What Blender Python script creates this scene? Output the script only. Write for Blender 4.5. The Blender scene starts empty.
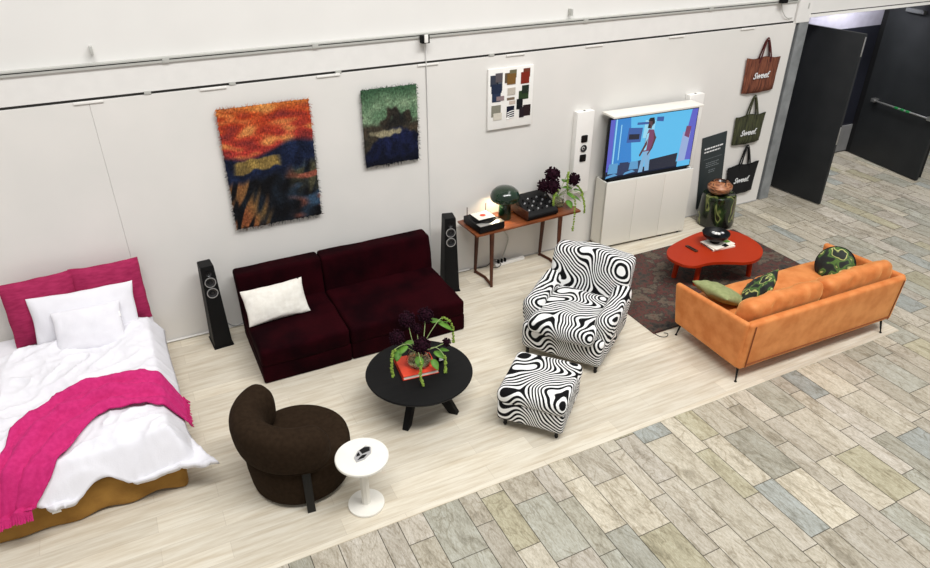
import bpy, bmesh, math, random
from mathutils import Vector, Matrix, Euler, noise
PI = math.pi
C = bpy.context.scene.collection
sc = bpy.context.scene

# ------------------------------------------------------------------ camera
cam_d = bpy.data.cameras.new('camera'); cam = bpy.data.objects.new('camera', cam_d); C.objects.link(cam)
cam_d.sensor_fit = 'HORIZONTAL'; cam_d.sensor_width = 36.0
cam_d.lens = 695.114 / 930 * 36
cam_d.clip_start = 0.05; cam_d.clip_end = 200
R = Matrix(((0.89520407, 0.22393959, -0.38530602), (-0.44565645, 0.44983448, -0.77397627), (0.0, 0.86458082, 0.50249378)))
cam.matrix_world = Matrix.Translation((0, -6.93, 4.3)) @ R.to_4x4()
sc.camera = cam

# ------------------------------------------------------------------ light
w = bpy.data.worlds.new('hall_light'); sc.world = w; w.use_nodes = True
bg = w.node_tree.nodes['Background']; bg.inputs[0].default_value = (1.0, 0.99, 0.985, 1); bg.inputs[1].default_value = 0.44
def area(name, loc, size, sizey, power, color=(1, 1, 1), target=None):
    l = bpy.data.lights.new(name, 'AREA'); l.shape = 'RECTANGLE'; l.size = size; l.size_y = sizey
    l.energy = power; l.color = color
    o = bpy.data.objects.new(name, l); C.objects.link(o); o.location = loc
    d = (Vector(target) - Vector(loc)) if target else Vector((0, 0, -1))
    o.rotation_euler = d.to_track_quat('-Z', 'Y').to_euler()
    return o
area('ceiling_light', (3.0, -7.5, 12.0), 12, 2.0, 1720, (1, 0.99, 0.98), (3.8, -1.4, 0.3))
area('ceiling_light', (7.5, -3.5, 12.0), 9, 2.0, 230, (1, 0.99, 0.98), (4.2, -2.0, 0.5))
vs = sc.view_settings; vs.view_transform = 'Standard'; vs.look = 'None'; vs.gamma = 1; vs.use_curve_mapping = False
vs.exposure = -0.03

# ------------------------------------------------------------------ materials
def lin(c):
    return tuple(((v / 255) / 12.92 if v / 255 <= 0.04045 else ((v / 255 + 0.055) / 1.055) ** 2.4) for v in c) + (1,)
def newmat(name):
    m = bpy.data.materials.new(name); m.use_nodes = True
    nt = m.node_tree; b = nt.nodes['Principled BSDF']
    return m, nt, b
def N(nt, t, **kw):
    n = nt.nodes.new(t)
    for k, v in kw.items(): setattr(n, k, v)
    return n
def mat(name, col, rough=0.6, col2=None, scale=8, metal=0, spec=0.4, bump=0, bscale=60, sheen=0, stretch=None, detail=3, coat=0, lo=0.35, hi=0.65):
    m, nt, b = newmat(name)
    b.inputs['Base Color'].default_value = lin(col); b.inputs['Roughness'].default_value = rough
    b.inputs['Metallic'].default_value = metal; b.inputs['Specular IOR Level'].default_value = spec
    b.inputs['Coat Weight'].default_value = coat
    if sheen:
        b.inputs['Sheen Weight'].default_value = sheen; b.inputs['Sheen Roughness'].default_value = 0.35
        b.inputs['Sheen Tint'].default_value = lin(tuple(min(255, c * 1.3 + 40) for c in col))
    tc = N(nt, 'ShaderNodeTexCoord'); mp = N(nt, 'ShaderNodeMapping'); nt.links.new(tc.outputs['Object'], mp.inputs[0])
    if stretch: mp.inputs['Scale'].default_value = stretch
    n = N(nt, 'ShaderNodeTexNoise'); n.inputs['Scale'].default_value = scale; n.inputs['Detail'].default_value = detail
    nt.links.new(mp.outputs[0], n.inputs['Vector'])
    rp = N(nt, 'ShaderNodeValToRGB'); rp.color_ramp.elements[0].position = lo; rp.color_ramp.elements[1].position = hi
    c2 = col2 or tuple(c * (0.985 if min(col) > 180 else 0.94) for c in col)
    rp.color_ramp.elements[0].color = lin(c2); rp.color_ramp.elements[1].color = lin(col)
    nt.links.new(n.outputs[0], rp.inputs[0]); nt.links.new(rp.outputs[0], b.inputs['Base Color'])
    if bump:
        n2 = N(nt, 'ShaderNodeTexNoise'); n2.inputs['Scale'].default_value = bscale; n2.inputs['Detail'].default_value = 3
        nt.links.new(mp.outputs[0], n2.inputs['Vector'])
        bp = N(nt, 'ShaderNodeBump'); bp.inputs['Strength'].default_value = bump; bp.inputs['Distance'].default_value = 0.01
        nt.links.new(n2.outputs[0], bp.inputs['Height']); nt.links.new(bp.outputs[0], b.inputs['Normal'])
    return m
def emis(name, col, st):
    m, nt, b = newmat(name); b.inputs['Base Color'].default_value = (0.01, 0.01, 0.01, 1); b.inputs['Roughness'].default_value = 0.25
    b.inputs['Emission Color'].default_value = lin(col); b.inputs['Emission Strength'].default_value = st
    return m
def tint_water():
    m, nt, b = newmat('vase_water'); b.inputs['Base Color'].default_value = lin((196, 190, 150)); b.inputs['Roughness'].default_value = 0.05
    b.inputs['Transmission Weight'].default_value = 0.75; b.inputs['IOR'].default_value = 1.33
    return m
def zebra():
    m, nt, b = newmat('zebra_fabric'); b.inputs['Roughness'].default_value = 0.9; b.inputs['Specular IOR Level'].default_value = 0.15
    tc = N(nt, 'ShaderNodeTexCoord')
    n = N(nt, 'ShaderNodeTexNoise'); n.inputs['Scale'].default_value = 2.9; n.inputs['Detail'].default_value = 0.4
    nt.links.new(tc.outputs['Object'], n.inputs['Vector'])
    sb = N(nt, 'ShaderNodeVectorMath', operation='SUBTRACT'); sb.inputs[1].default_value = (.5, .5, .5); nt.links.new(n.outputs['Color'], sb.inputs[0])
    sl = N(nt, 'ShaderNodeVectorMath', operation='SCALE'); sl.inputs['Scale'].default_value = 0.56; nt.links.new(sb.outputs[0], sl.inputs[0])
    wp = N(nt, 'ShaderNodeVectorMath', operation='ADD'); nt.links.new(tc.outputs['Object'], wp.inputs[0]); nt.links.new(sl.outputs[0], wp.inputs[1])
    ad = N(nt, 'ShaderNodeVectorMath', operation='DOT_PRODUCT'); ad.inputs[1].default_value = (96, -60, 108); nt.links.new(wp.outputs[0], ad.inputs[0])
    class _A: outputs = [ad.outputs['Value']]
    ad = _A
    si = N(nt, 'ShaderNodeMath', operation='SINE'); nt.links.new(ad.outputs[0], si.inputs[0])
    rp = N(nt, 'ShaderNodeValToRGB'); rp.color_ramp.elements[0].position = 0.46; rp.color_ramp.elements[1].position = 0.6
    rp.color_ramp.elements[0].color = lin((14, 14, 16)); rp.color_ramp.elements[1].color = lin((236, 236, 234))
    ma = N(nt, 'ShaderNodeMath', operation='MULTIPLY_ADD'); ma.inputs[1].default_value = 0.5; ma.inputs[2].default_value = 0.5
    nt.links.new(si.outputs[0], ma.inputs[0]); nt.links.new(ma.outputs[0], rp.inputs[0]); nt.links.new(rp.outputs[0], b.inputs['Base Color'])
    return m
def wood_floor():
    m, nt, b = newmat('pale_plank'); b.inputs['Roughness'].default_value = 0.5; b.inputs['Specular IOR Level'].default_value = 0.3
    tc = N(nt, 'ShaderNodeTexCoord')
    br = N(nt, 'ShaderNodeTexBrick'); br.offset = 0.37; br.inputs['Scale'].default_value = 1
    br.inputs['Brick Width'].default_value = 1.28; br.inputs['Row Height'].default_value = 0.165; br.inputs['Mortar Size'].default_value = 0.0012
    br.inputs['Color1'].default_value = lin((220, 213, 196)); br.inputs['Color2'].default_value = lin((206, 199, 183)); br.inputs['Mortar'].default_value = lin((188, 178, 162))
    nt.links.new(tc.outputs['Object'], br.inputs['Vector'])
    mp = N(nt, 'ShaderNodeMapping'); mp.inputs['Scale'].default_value = (1.1, 14, 1); nt.links.new(tc.outputs['Object'], mp.inputs[0])
    n = N(nt, 'ShaderNodeTexNoise'); n.inputs['Scale'].default_value = 1.6; n.inputs['Detail'].default_value = 6; n.inputs['Roughness'].default_value = 0.65
    nt.links.new(mp.outputs[0], n.inputs['Vector'])
    rp = N(nt, 'ShaderNodeValToRGB'); rp.color_ramp.elements[0].position = 0.34; rp.color_ramp.elements[1].position = 0.6
    rp.color_ramp.elements[0].color = lin((222, 212, 198)); rp.color_ramp.elements[1].color = (1, 1, 1, 1)
    nt.links.new(n.outputs[0], rp.inputs[0])
    mx = N(nt, 'ShaderNodeMix', data_type='RGBA', blend_type='MULTIPLY'); mx.inputs[0].default_value = 0.75
    nt.links.new(br.outputs[0], mx.inputs[6]); nt.links.new(rp.outputs[0], mx.inputs[7]); nt.links.new(mx.outputs[2], b.inputs['Base Color'])
    return m
def stone():
    m, nt, b = newmat('slate_tile'); b.inputs['Roughness'].default_value = 0.42; b.inputs['Specular IOR Level'].default_value = 0.4
    at = N(nt, 'ShaderNodeAttribute', attribute_name='tint'); tc = N(nt, 'ShaderNodeTexCoord')
    at2 = N(nt, 'ShaderNodeAttribute', attribute_name='shift')
    ad = N(nt, 'ShaderNodeVectorMath', operation='ADD'); nt.links.new(tc.outputs['Object'], ad.inputs[0]); nt.links.new(at2.outputs['Vector'], ad.inputs[1])
    mp = N(nt, 'ShaderNodeMapping'); mp.inputs['Rotation'].default_value = (0.3, 0.2, 0.9); mp.inputs['Scale'].default_value = (5, 1.6, 2); nt.links.new(ad.outputs[0], mp.inputs[0])
    n = N(nt, 'ShaderNodeTexNoise'); n.inputs['Scale'].default_value = 2.2; n.inputs['Detail'].default_value = 9; n.inputs['Roughness'].default_value = 0.68; n.inputs['Distortion'].default_value = 0.8
    nt.links.new(mp.outputs[0], n.inputs['Vector'])
    nf = N(nt, 'ShaderNodeTexNoise'); nf.inputs['Scale'].default_value = 18; nf.inputs['Detail'].default_value = 6; nf.inputs['Roughness'].default_value = .75; nt.links.new(mp.outputs[0], nf.inputs['Vector'])
    rf = N(nt, 'ShaderNodeValToRGB'); rf.color_ramp.elements[0].position = .35; rf.color_ramp.elements[1].position = .6; rf.color_ramp.elements[0].color = lin((205, 202, 194)); rf.color_ramp.elements[1].color = (1, 1, 1, 1); nt.links.new(nf.outputs[0], rf.inputs[0])
    rp = N(nt, 'ShaderNodeValToRGB'); e = rp.color_ramp.elements
    e[0].position = 0.3; e[0].color = lin((176, 171, 160)); e[1].position = 0.66; e[1].color = (1, 1, 1, 1)
    k = e.new(0.47); k.color = lin((236, 233, 227))
    nt.links.new(n.outputs[0], rp.inputs[0])
    # dark veins
    n3 = N(nt, 'ShaderNodeTexNoise'); n3.inputs['Scale'].default_value = 0.8; n3.inputs['Detail'].default_value = 5; n3.inputs['Distortion'].default_value = 1.6
    nt.links.new(mp.outputs[0], n3.inputs['Vector'])
    ab = N(nt, 'ShaderNodeMath', operation='SUBTRACT'); ab.inputs[1].default_value = 0.5; nt.links.new(n3.outputs[0], ab.inputs[0])
    ab2 = N(nt, 'ShaderNodeMath', operation='ABSOLUTE'); nt.links.new(ab.outputs[0], ab2.inputs[0])
    rv = N(nt, 'ShaderNodeValToRGB'); rv.color_ramp.elements[0].position = 0.0; rv.color_ramp.elements[1].position = 0.022
    rv.color_ramp.elements[0].color = lin((208, 203, 194)); rv.color_ramp.elements[1].color = (1, 1, 1, 1); nt.links.new(ab2.outputs[0], rv.inputs[0])
    m1 = N(nt, 'ShaderNodeMix', data_type='RGBA', blend_type='MULTIPLY'); m1.inputs[0].default_value = 0.85
    nt.links.new(at.outputs['Color'], m1.inputs[6]); nt.links.new(rp.outputs[0], m1.inputs[7])
    m2 = N(nt, 'ShaderNodeMix', data_type='RGBA', blend_type='MULTIPLY'); m2.inputs[0].default_value = 0.8
    nt.links.new(m1.outputs[2], m2.inputs[6]); nt.links.new(rv.outputs[0], m2.inputs[7])
    m3 = N(nt, 'ShaderNodeMix', data_type='RGBA', blend_type='MULTIPLY'); m3.inputs[0].default_value = 0.9
    nt.links.new(m2.outputs[2], m3.inputs[6]); nt.links.new(rf.outputs[0], m3.inputs[7]); nt.links.new(m3.outputs[2], b.inputs['Base Color'])
    bp = N(nt, 'ShaderNodeBump'); bp.inputs['Strength'].default_value = 0.15; bp.inputs['Distance'].default_value = 0.01
    nt.links.new(n.outputs[0], bp.inputs['Height']); nt.links.new(bp.outputs[0], b.inputs['Normal'])
    return m
def vcol(name, rough=0.9, bump=0.0, bscale=200, coat=0, spec=0.2):
    m, nt, b = newmat(name); b.inputs['Roughness'].default_value = rough; b.inputs['Specular IOR Level'].default_value = spec
    b.inputs['Coat Weight'].default_value = coat
    at = N(nt, 'ShaderNodeAttribute', attribute_name='Col'); nt.links.new(at.outputs['Color'], b.inputs['Base Color'])
    if bump:
        n2 = N(nt, 'ShaderNodeTexNoise'); n2.inputs['Scale'].default_value = bscale
        bp = N(nt, 'ShaderNodeBump'); bp.inputs['Strength'].default_value = bump; bp.inputs['Distance'].default_value = 0.01
        nt.links.new(n2.outputs[0], bp.inputs['Height']); nt.links.new(bp.outputs[0], b.inputs['Normal'])
    return m
def blotch(name, cols, scale=6, rough=0.7, coat=0, sheen=0, stretch=None, detail=2, dist=0.6, bump=0, rgh=0.5):
    """constant-ish patches of several colours"""
    m, nt, b = newmat(name); b.inputs['Roughness'].default_value = rough; b.inputs['Coat Weight'].default_value = coat
    tc = N(nt, 'ShaderNodeTexCoord'); mp = N(nt, 'ShaderNodeMapping'); nt.links.new(tc.outputs['Object'], mp.inputs[0])
    if stretch: mp.inputs['Scale'].default_value = stretch
    n = N(nt, 'ShaderNodeTexNoise'); n.inputs['Scale'].default_value = scale; n.inputs['Detail'].default_value = detail; n.inputs['Distortion'].default_value = dist; n.inputs['Roughness'].default_value = rgh
    nt.links.new(mp.outputs[0], n.inputs['Vector'])
    rp = N(nt, 'ShaderNodeValToRGB'); e = rp.color_ramp.elements
    while len(e) < len(cols): e.new(0.5)
    for i, (p, c) in enumerate(cols): e[i].position = p
    for i, (p, c) in enumerate(cols): e[i].color = lin(c)
    nt.links.new(n.outputs[0], rp.inputs[0]); nt.links.new(rp.outputs[0], b.inputs['Base Color'])
    if bump:
        bp = N(nt, 'ShaderNodeBump'); bp.inputs['Strength'].default_value = bump; bp.inputs['Distance'].default_value = 0.01
        nt.links.new(n.outputs[0], bp.inputs['Height']); nt.links.new(bp.outputs[0], b.inputs['Normal'])
    return m
def glass():
    m, nt, b = newmat('clear_glass'); b.inputs['Base Color'].default_value = (0.96, 0.98, 0.97, 1); b.inputs['Roughness'].default_value = 0.02
    b.inputs['Transmission Weight'].default_value = 1; b.inputs['IOR'].default_value = 1.3
    return m

M = dict(
 wall=mat('white_wall', (225, 223, 219), 0.75, (221, 219, 215), 1.2, spec=0.2),
 panel=mat('white_panel', (223, 220, 215), 0.7, (218, 216, 211), 1.4, spec=0.25),
 band=mat('white_band', (226, 224, 220), 0.7, spec=0.2),
 gap=mat('dark_gap', (58, 56, 54), 0.8), railgrey=mat('rail_grey', (188, 188, 182), 0.5, metal=0.2), seam=mat('seam_grey', (178, 176, 172), 0.8),
 white=mat('white_paint', (238, 236, 231), 0.45), offwhite=mat('warm_white', (232, 229, 220), 0.4), wirewhite=mat('white_cable', (222, 221, 218), 0.5),
 greycol=mat('grey_steel', (146, 149, 150), 0.5, (124, 127, 128), 5, metal=0.1), greycol2=mat('grey_steel_dark', (88, 90, 92), 0.5),
 door=mat('charcoal_door', (38, 40, 42), 0.55, (33, 35, 37), 3, spec=.25), doorblk=mat('black_frame', (14, 14, 16), 0.5), navy=mat('dark_blue_door', (27, 29, 40), 0.55),
 lav=mat('corridor_wall', (170, 168, 184), 0.8), lowgrey=mat('corridor_panel', (128, 128, 128), 0.7),
 steel=mat('brushed_steel', (200, 200, 198), 0.3, metal=0.9), green=mat('green_sticker', (40, 130, 70), 0.5),
 grout=mat('grout', (86, 80, 70), 0.9),
 black=mat('black_lacquer', (9, 9, 10), 0.45, spec=.25), blackm=mat('matte_black', (10, 10, 11), 0.7, spec=.2), blackwood=mat('black_stained_wood', (13, 13, 14), 0.55, (8, 8, 9), 6, stretch=(1, 8, 1), spec=.2),
 silver=mat('silver_ring', (190, 190, 192), 0.3, metal=0.7), cone=mat('speaker_cone', (24, 24, 26), 0.5, coat=0.3),
 ochre=mat('ochre_cover', (158, 116, 50), 0.9, (140, 100, 40), 7, bump=0.3, bscale=40, sheen=0.3),
 linen=mat('white_bedding', (226, 225, 230), 0.85, (221, 220, 225), 5, bump=0.15, bscale=90, spec=0.15),
 pink=mat('raspberry_linen', (166, 46, 88), 0.9, (148, 36, 76), 12, bump=0.4, bscale=240, spec=0.15, stretch=(1, 4, 1)),
 throw=mat('magenta_wool', (200, 50, 116), 0.95, (188, 42, 106), 30, bump=0.5, bscale=160, sheen=0.25, spec=0.1),
 velvet=mat('burgundy_velvet', (38, 3, 8), 0.9, (18, 1, 4), 3.0, sheen=0.05, spec=0.05),
 cush=mat('ivory_boucle', (232, 229, 220), 0.9, (222, 218, 208), 20, bump=0.3, bscale=200),
 brown=mat('dark_brown_felt', (46, 35, 25), 0.95, (39, 29, 20), 30, bump=0.4, bscale=300, sheen=0.06, spec=0.05),
 orange=mat('orange_velvet', (218, 138, 78), 0.6, (198, 114, 56), 7, sheen=0.7, spec=0.25, detail=4, bump=0.1, bscale=14),
 piping=mat('dark_orange_piping', (132, 70, 34), 0.8),
 sage=mat('sage_linen', (150, 156, 108), 0.9, (134, 142, 94), 20, bump=0.3, bscale=200),
 redlac=mat('red_lacquer', (168, 48, 14), 0.5, (162, 44, 12), 2, spec=.2), redbk=mat('orange_red_cover', (226, 72, 44), 0.5), page=mat('paper', (238, 232, 218), 0.8),
 walnut=mat('walnut', (132, 72, 38), 0.38, (98, 50, 26), 5, stretch=(1, 9, 9), coat=0.2), walnutd=mat('dark_walnut', (84, 44, 26), 0.5, (64, 32, 18), 8),
 lampg=mat('green_glass_lamp', (18, 46, 26), 0.2, (10, 28, 17), 9, coat=0.6), purple=mat('allium_purple', (44, 14, 28), 0.85, (22, 7, 15), 60, spec=.1),
 leaf=mat('leaf_green', (96, 142, 48), 0.6, (66, 108, 34), 12), leafy=mat('tassel_green', (140, 164, 66), 0.8, (104, 130, 44), 40), stem=mat('stem_green', (148, 168, 108), 0.6),
 tvwhite=mat('cabinet_white', (226, 223, 213), 0.5, (223, 220, 210), 2), copper=blotch('marbled_copper', [(0.36, (30, 18, 12)), (0.46, (130, 74, 42)), (0.58, (186, 126, 86)), (0.66, (60, 32, 20))], 6, 0.35, coat=0.3, stretch=(1, 1, 5)),
 bagbrown=blotch('rust_corduroy', [(0.35, (70, 32, 20)), (0.5, (108, 58, 38)), (0.7, (134, 78, 54))], 6, 0.9, stretch=(12, 1, 1)),
 baggreen=blotch('olive_corduroy', [(0.35, (30, 32, 18)), (0.5, (56, 58, 34)), (0.7, (72, 76, 46))], 6, 0.9, stretch=(12, 1, 1)),
 bagred=mat('oxblood_strap', (74, 24, 22), 0.9),
 bagblack=mat('black_canvas', (12, 12, 14), 0.9), poster=mat('charcoal_board', (44, 52, 54), 0.55), ink=mat('white_print', (226, 228, 228), 0.7), inkg=mat('grey_print', (120, 128, 130), 0.7),
 camo=blotch('glossy_green_marble', [(0.36, (8, 11, 8)), (0.46, (16, 26, 12)), (0.53, (38, 58, 24)), (0.57, (128, 132, 78)), (0.60, (24, 36, 16)), (0.72, (70, 44, 20))], 6, 0.2, coat=0.3, stretch=(1, 1, 0.5), dist=.5),
 leafpr=blotch('leaf_print', [(0.38, (10, 14, 12)), (0.47, (22, 34, 18)), (0.5, (80, 116, 44)), (0.56, (40, 66, 26)), (0.6, (196, 200, 120)), (0.64, (18, 26, 16))], 8, 0.7, dist=0.25, detail=1.5),
 rug=blotch('distressed_rug', [(0.36, (22, 22, 24)), (0.44, (66, 58, 50)), (0.48, (92, 46, 40)), (0.52, (46, 42, 38)), (0.57, (98, 86, 72)), (0.66, (76, 34, 32))], 3.0, 0.95, detail=14, dist=0.0, bump=0.3, rgh=0.74),
 glass=glass(), pond=tint_water(), zebra=zebra(), planks=wood_floor(), stone=stone(), art=vcol('tufted_wool', 0.95, 0.4), swatch=vcol('fabric_swatch', 0.9, 0.3),
)

# ------------------------------------------------------------------ helpers
def link(name, me, m, parent=None, loc=(0, 0, 0), rot=(0, 0, 0), smooth=True, recalc=True):
    if isinstance(me, bmesh.types.BMesh):
        bm = me; me = bpy.data.meshes.new(name)
        if recalc: bmesh.ops.recalc_face_normals(bm, faces=bm.faces[:])
        bm.to_mesh(me); bm.free()
    for mm in (m if isinstance(m, (list, tuple)) else [m]): me.materials.append(mm)
    if smooth:
        for p in me.polygons: p.use_smooth = True
        try: me.set_sharp_from_angle(angle=math.radians(38))
        except Exception: pass
    o = bpy.data.objects.new(name, me); C.objects.link(o); o.parent = parent; o.location = loc; o.rotation_euler = rot
    return o
def tag(o, label=None, cat=None, group=None, kind=None):
    if label: o['label'] = label
    if cat: o['category'] = cat
    if group: o['group'] = group
    if kind: o['kind'] = kind
    return o
def thing(name, label, cat, loc=(0, 0, 0), rot=0, group=None):
    o = bpy.data.objects.new(name, None); C.objects.link(o); o.location = loc
    o.rotation_euler = rot if isinstance(rot, (tuple, list)) else (0, 0, rot)
    o.empty_display_size = 0.1
    return tag(o, label, cat, group)
def struct(name, bm, m, parent=None, **k):
    o = link(name, bm, m, parent, **k)
    if parent is None: o['kind'] = 'structure'
    return o
def copy_tree(o, parent=None):
    c = o.copy(); C.objects.link(c); c.parent = parent
    for ch in list(o.children): copy_tree(ch, c)
    return c
def box(bm, x0, x1, y0, y1, z0, z1, bev=0, mi=0, seg=2):
    b2 = bmesh.new(); bmesh.ops.create_cube(b2, size=1)
    for v in b2.verts: v.co = Vector(((x0 + x1) / 2 + v.co.x * (x1 - x0), (y0 + y1) / 2 + v.co.y * (y1 - y0), (z0 + z1) / 2 + v.co.z * (z1 - z0)))
    if bev: bmesh.ops.bevel(b2, geom=b2.edges[:], offset=bev, segments=seg, affect='EDGES', profile=0.6)
    return merge(bm, b2, mi)
def merge(bm, b2, mi=0):
    mp = {v: bm.verts.new(v.co) for v in b2.verts}
    for f in b2.faces:
        try: nf = bm.faces.new([mp[v] for v in f.verts]); nf.material_index = mi
        except ValueError: pass
    b2.free(); return bm
def bx(*a, **k): return box(bmesh.new(), *a, **k)
def samples(L, r, n):
    h = L / 2; e = [-h, -h + r * .25, -h + r * .6, -h + r]
    inner = [-h + r + (L - 2 * r) * i / n for i in range(1, n)]
    return e + inner + [-v for v in reversed(e)]
def rbox(sx, sy, sz, r, n=8, f=None, nz=None):
    """rounded soft box centred on the origin; f deforms each point"""
    bm = bmesh.new(); S = (samples(sx, r, n), samples(sy, r, n), samples(sz, r, nz or max(2, n // 3))); H = (sx / 2, sy / 2, sz / 2); cache = {}
    def V(p):
        k = tuple(round(c, 5) for c in p)
        if k not in cache:
            q = Vector([max(-(H[i] - r), min(H[i] - r, p[i])) for i in range(3)]); d = Vector(p) - q
            co = q + d.normalized() * r if d.length > 1e-7 else Vector(p)
            if f: co = Vector(f(co))
            cache[k] = bm.verts.new(co)
        return cache[k]
    for ax in range(3):
        a, b = [i for i in range(3) if i != ax]
        for s in (-1, 1):
            for i in range(len(S[a]) - 1):
                for j in range(len(S[b]) - 1):
                    q = []
                    for (ii, jj) in ((i, j), (i + 1, j), (i + 1, j + 1), (i, j + 1)):
                        p = [0, 0, 0]; p[ax] = s * H[ax]; p[a] = S[a][ii]; p[b] = S[b][jj]; q.append(V(p))
                    if len(set(q)) > 2:
                        try: bm.faces.new(list(dict.fromkeys(q)))
                        except ValueError: pass
    return bm
def rough(co, a=0.004, s=6, seed=0):
    return Vector(co) + noise.noise_vector(Vector(co) * s + Vector((seed * 7.1, seed * 3.3, seed))) * a
def sweep(path, ra, rb=None, seg=12, up=Vector((0, 0, 1)), bm=None, mi=0, cap=True, power=2.0):
    """tube along a path; ra / rb: half width across and along 'up' (numbers or lists)"""
    bm = bm or bmesh.new(); P = [Vector(p) for p in path]; n = len(P); rings = []
    for i, p in enumerate(P):
        t = (P[min(i + 1, n - 1)] - P[max(i - 1, 0)]).normalized()
        s = t.cross(up)
        if s.length < 1e-3: s = t.cross(Vector((1, 0, 0)))
        s.normalize(); u = s.cross(t).normalized()
        a = ra[i] if isinstance(ra, (list, tuple)) else ra
        b = (rb[i] if isinstance(rb, (list, tuple)) else rb) if rb is not None else a
        ring = []
        for k in range(seg):
            an = 2 * PI * k / seg; c, d = math.cos(an), math.sin(an)
            c = math.copysign(abs(c) ** (2 / power), c); d = math.copysign(abs(d) ** (2 / power), d)
            ring.append(bm.verts.new(p + s * c * a + u * d * b))
        rings.append(ring)
    for i in range(n - 1):
        for k in range(seg):
            f = bm.faces.new((rings[i][k], rings[i][(k + 1) % seg], rings[i + 1][(k + 1) % seg], rings[i + 1][k])); f.material_index = mi
    if cap:
        for r in (rings[0], rings[-1]): bm.faces.new(r).material_index = mi
    return bm
def lathe(prof, seg=40, bm=None, mi=0, center=(0, 0, 0)):
    bm = bm or bmesh.new(); cx, cy, cz = center; rings = []
    for r, z in prof:
        if r < 1e-5: rings.append([bm.verts.new((cx, cy, cz + z))])
        else: rings.append([bm.verts.new((cx + r * math.cos(2 * PI * k / seg), cy + r * math.sin(2 * PI * k / seg), cz + z)) for k in range(seg)])
    for a, b in zip(rings, rings[1:]):
        for k in range(seg):
            q = [a[k % len(a)], a[(k + 1) % len(a)], b[(k + 1) % len(b)], b[k % len(b)]]; q = list(dict.fromkeys(q))
            if len(q) > 2: bm.faces.new(q).material_index = mi
    return bm
def prism(pts, z0, z1, bev=0, bm=None, mi=0):
    b2 = bmesh.new(); lo = [b2.verts.new((x, y, z0)) for x, y in pts]; hi = [b2.verts.new((x, y, z1)) for x, y in pts]; n = len(pts)
    b2.faces.new(lo[::-1]); b2.faces.new(hi)
    for i in range(n): b2.faces.new((lo[i], lo[(i + 1) % n], hi[(i + 1) % n], hi[i]))
    if bev: bmesh.ops.bevel(b2, geom=[e for e in b2.edges if abs((e.verts[0].co - e.verts[1].co).z) < 1e-6], offset=bev, segments=2, affect='EDGES')
    return merge(bm if bm is not None else bmesh.new(), b2, mi)
def spline(pts, n=8, closed=False):
    P = [Vector(p) for p in pts]; out = []; m = len(P); rng = range(m if closed else m - 1)
    for i in rng:
        if closed: a, b, c, d = P[(i - 1) % m], P[i], P[(i + 1) % m], P[(i + 2) % m]
        else: a, b, c, d = P[max(i - 1, 0)], P[i], P[i + 1], P[min(i + 2, m - 1)]
        for k in range(n):
            t = k / n
            out.append(0.5 * ((2 * b) + (c - a) * t + (2 * a - 5 * b + 4 * c - d) * t * t + (3 * b - a - 3 * c + d) * t ** 3))
    if not closed: out.append(P[-1])
    return out
def pillow_bm(w_, h_, t_, seed=0, n=26, wr=0.012, ear=0.05):
    bm = bmesh.new(); g = {}
    for s in (1, -1):
        for i in range(n + 1):
            for j in range(n + 1):
                u = math.sin((i / n * 2 - 1) * PI / 2); v = math.sin((j / n * 2 - 1) * PI / 2)
                edge = i in (0, n) or j in (0, n)
                if edge and (i, j, 1) in g: g[(i, j, s)] = g[(i, j, 1)]; continue
                x = u * w_ / 2 * (1 - ear * (1 - v * v) * abs(u)); y = v * h_ / 2 * (1 - ear * (1 - u * u) * abs(v))
                th = t_ / 2 * (max(0, (1 - u ** 2)) * max(0, (1 - v ** 2))) ** 0.42
                p = Vector((x, y, s * th)); q = p * (5.5 / max(w_, 0.3)) + Vector((seed * 3.7, seed * 1.9, 0))
                wv = noise.noise(q) * wr + (1 - abs(noise.noise(q * 1.9 + Vector((9, 2, 5))))) ** 3 * wr * 0.8
                fall = min(1, (1 - u * u) * (1 - v * v) * 6)
                p.z += s * wv * fall; p.x += noise.noise(q + Vector((4, 0, 0))) * wr * .6; p.y += noise.noise(q + Vector((0, 8, 0))) * wr * .6
                g[(i, j, s)] = bm.verts.new(p)
        for i in range(n):
            for j in range(n):
                q = [g[(i, j, s)], g[(i + 1, j, s)], g[(i + 1, j + 1, s)], g[(i, j + 1, s)]]
                bm.faces.new(q if s > 0 else q[::-1])
    return bm
def pillow(name, label, w_, h_, t_, m, base, lean=75, rz=0, roll=0, seed=0, group=None, wr=0.012, ear=0.05):
    """base: centre of the lower edge; lean 90 = upright"""
    o = link(name, pillow_bm(w_, h_, t_, seed, wr=wr, ear=ear), m)
    a = math.radians(lean)
    mat_ = Matrix.Translation(base) @ Matrix.Rotation(math.radians(rz), 4, 'Z') @ Matrix.Rotation(a, 4, 'X') @ Matrix.Rotation(math.radians(roll), 4, 'Z') @ Matrix.Translation((0, h_ / 2, 0))
    o.matrix_world = mat_
    return tag(o, label, 'pillow', group)
def colattr(me, cols, name='Col'):
    a = me.color_attributes.new(name, 'FLOAT_COLOR', 'POINT')
    for i, c in enumerate(cols): a.data[i].color = c
def text(name, s, size, m, parent, matrix, shear=0.25, ext=0.001, bold=0.006, align='CENTER'):
    cu = bpy.data.curves.new(name, 'FONT'); cu.body = s; cu.size = size; cu.shear = shear; cu.extrude = ext; cu.offset = bold * size; cu.align_x = align
    o = bpy.data.objects.new('tmp', cu); C.objects.link(o); bpy.context.view_layer.update()
    me = bpy.data.meshes.new_from_object(o.evaluated_get(bpy.context.evaluated_depsgraph_get()))
    bpy.data.objects.remove(o); me.materials.clear(); t = link(name, me, m, parent, smooth=False); t.matrix_local = matrix
    return t

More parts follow.
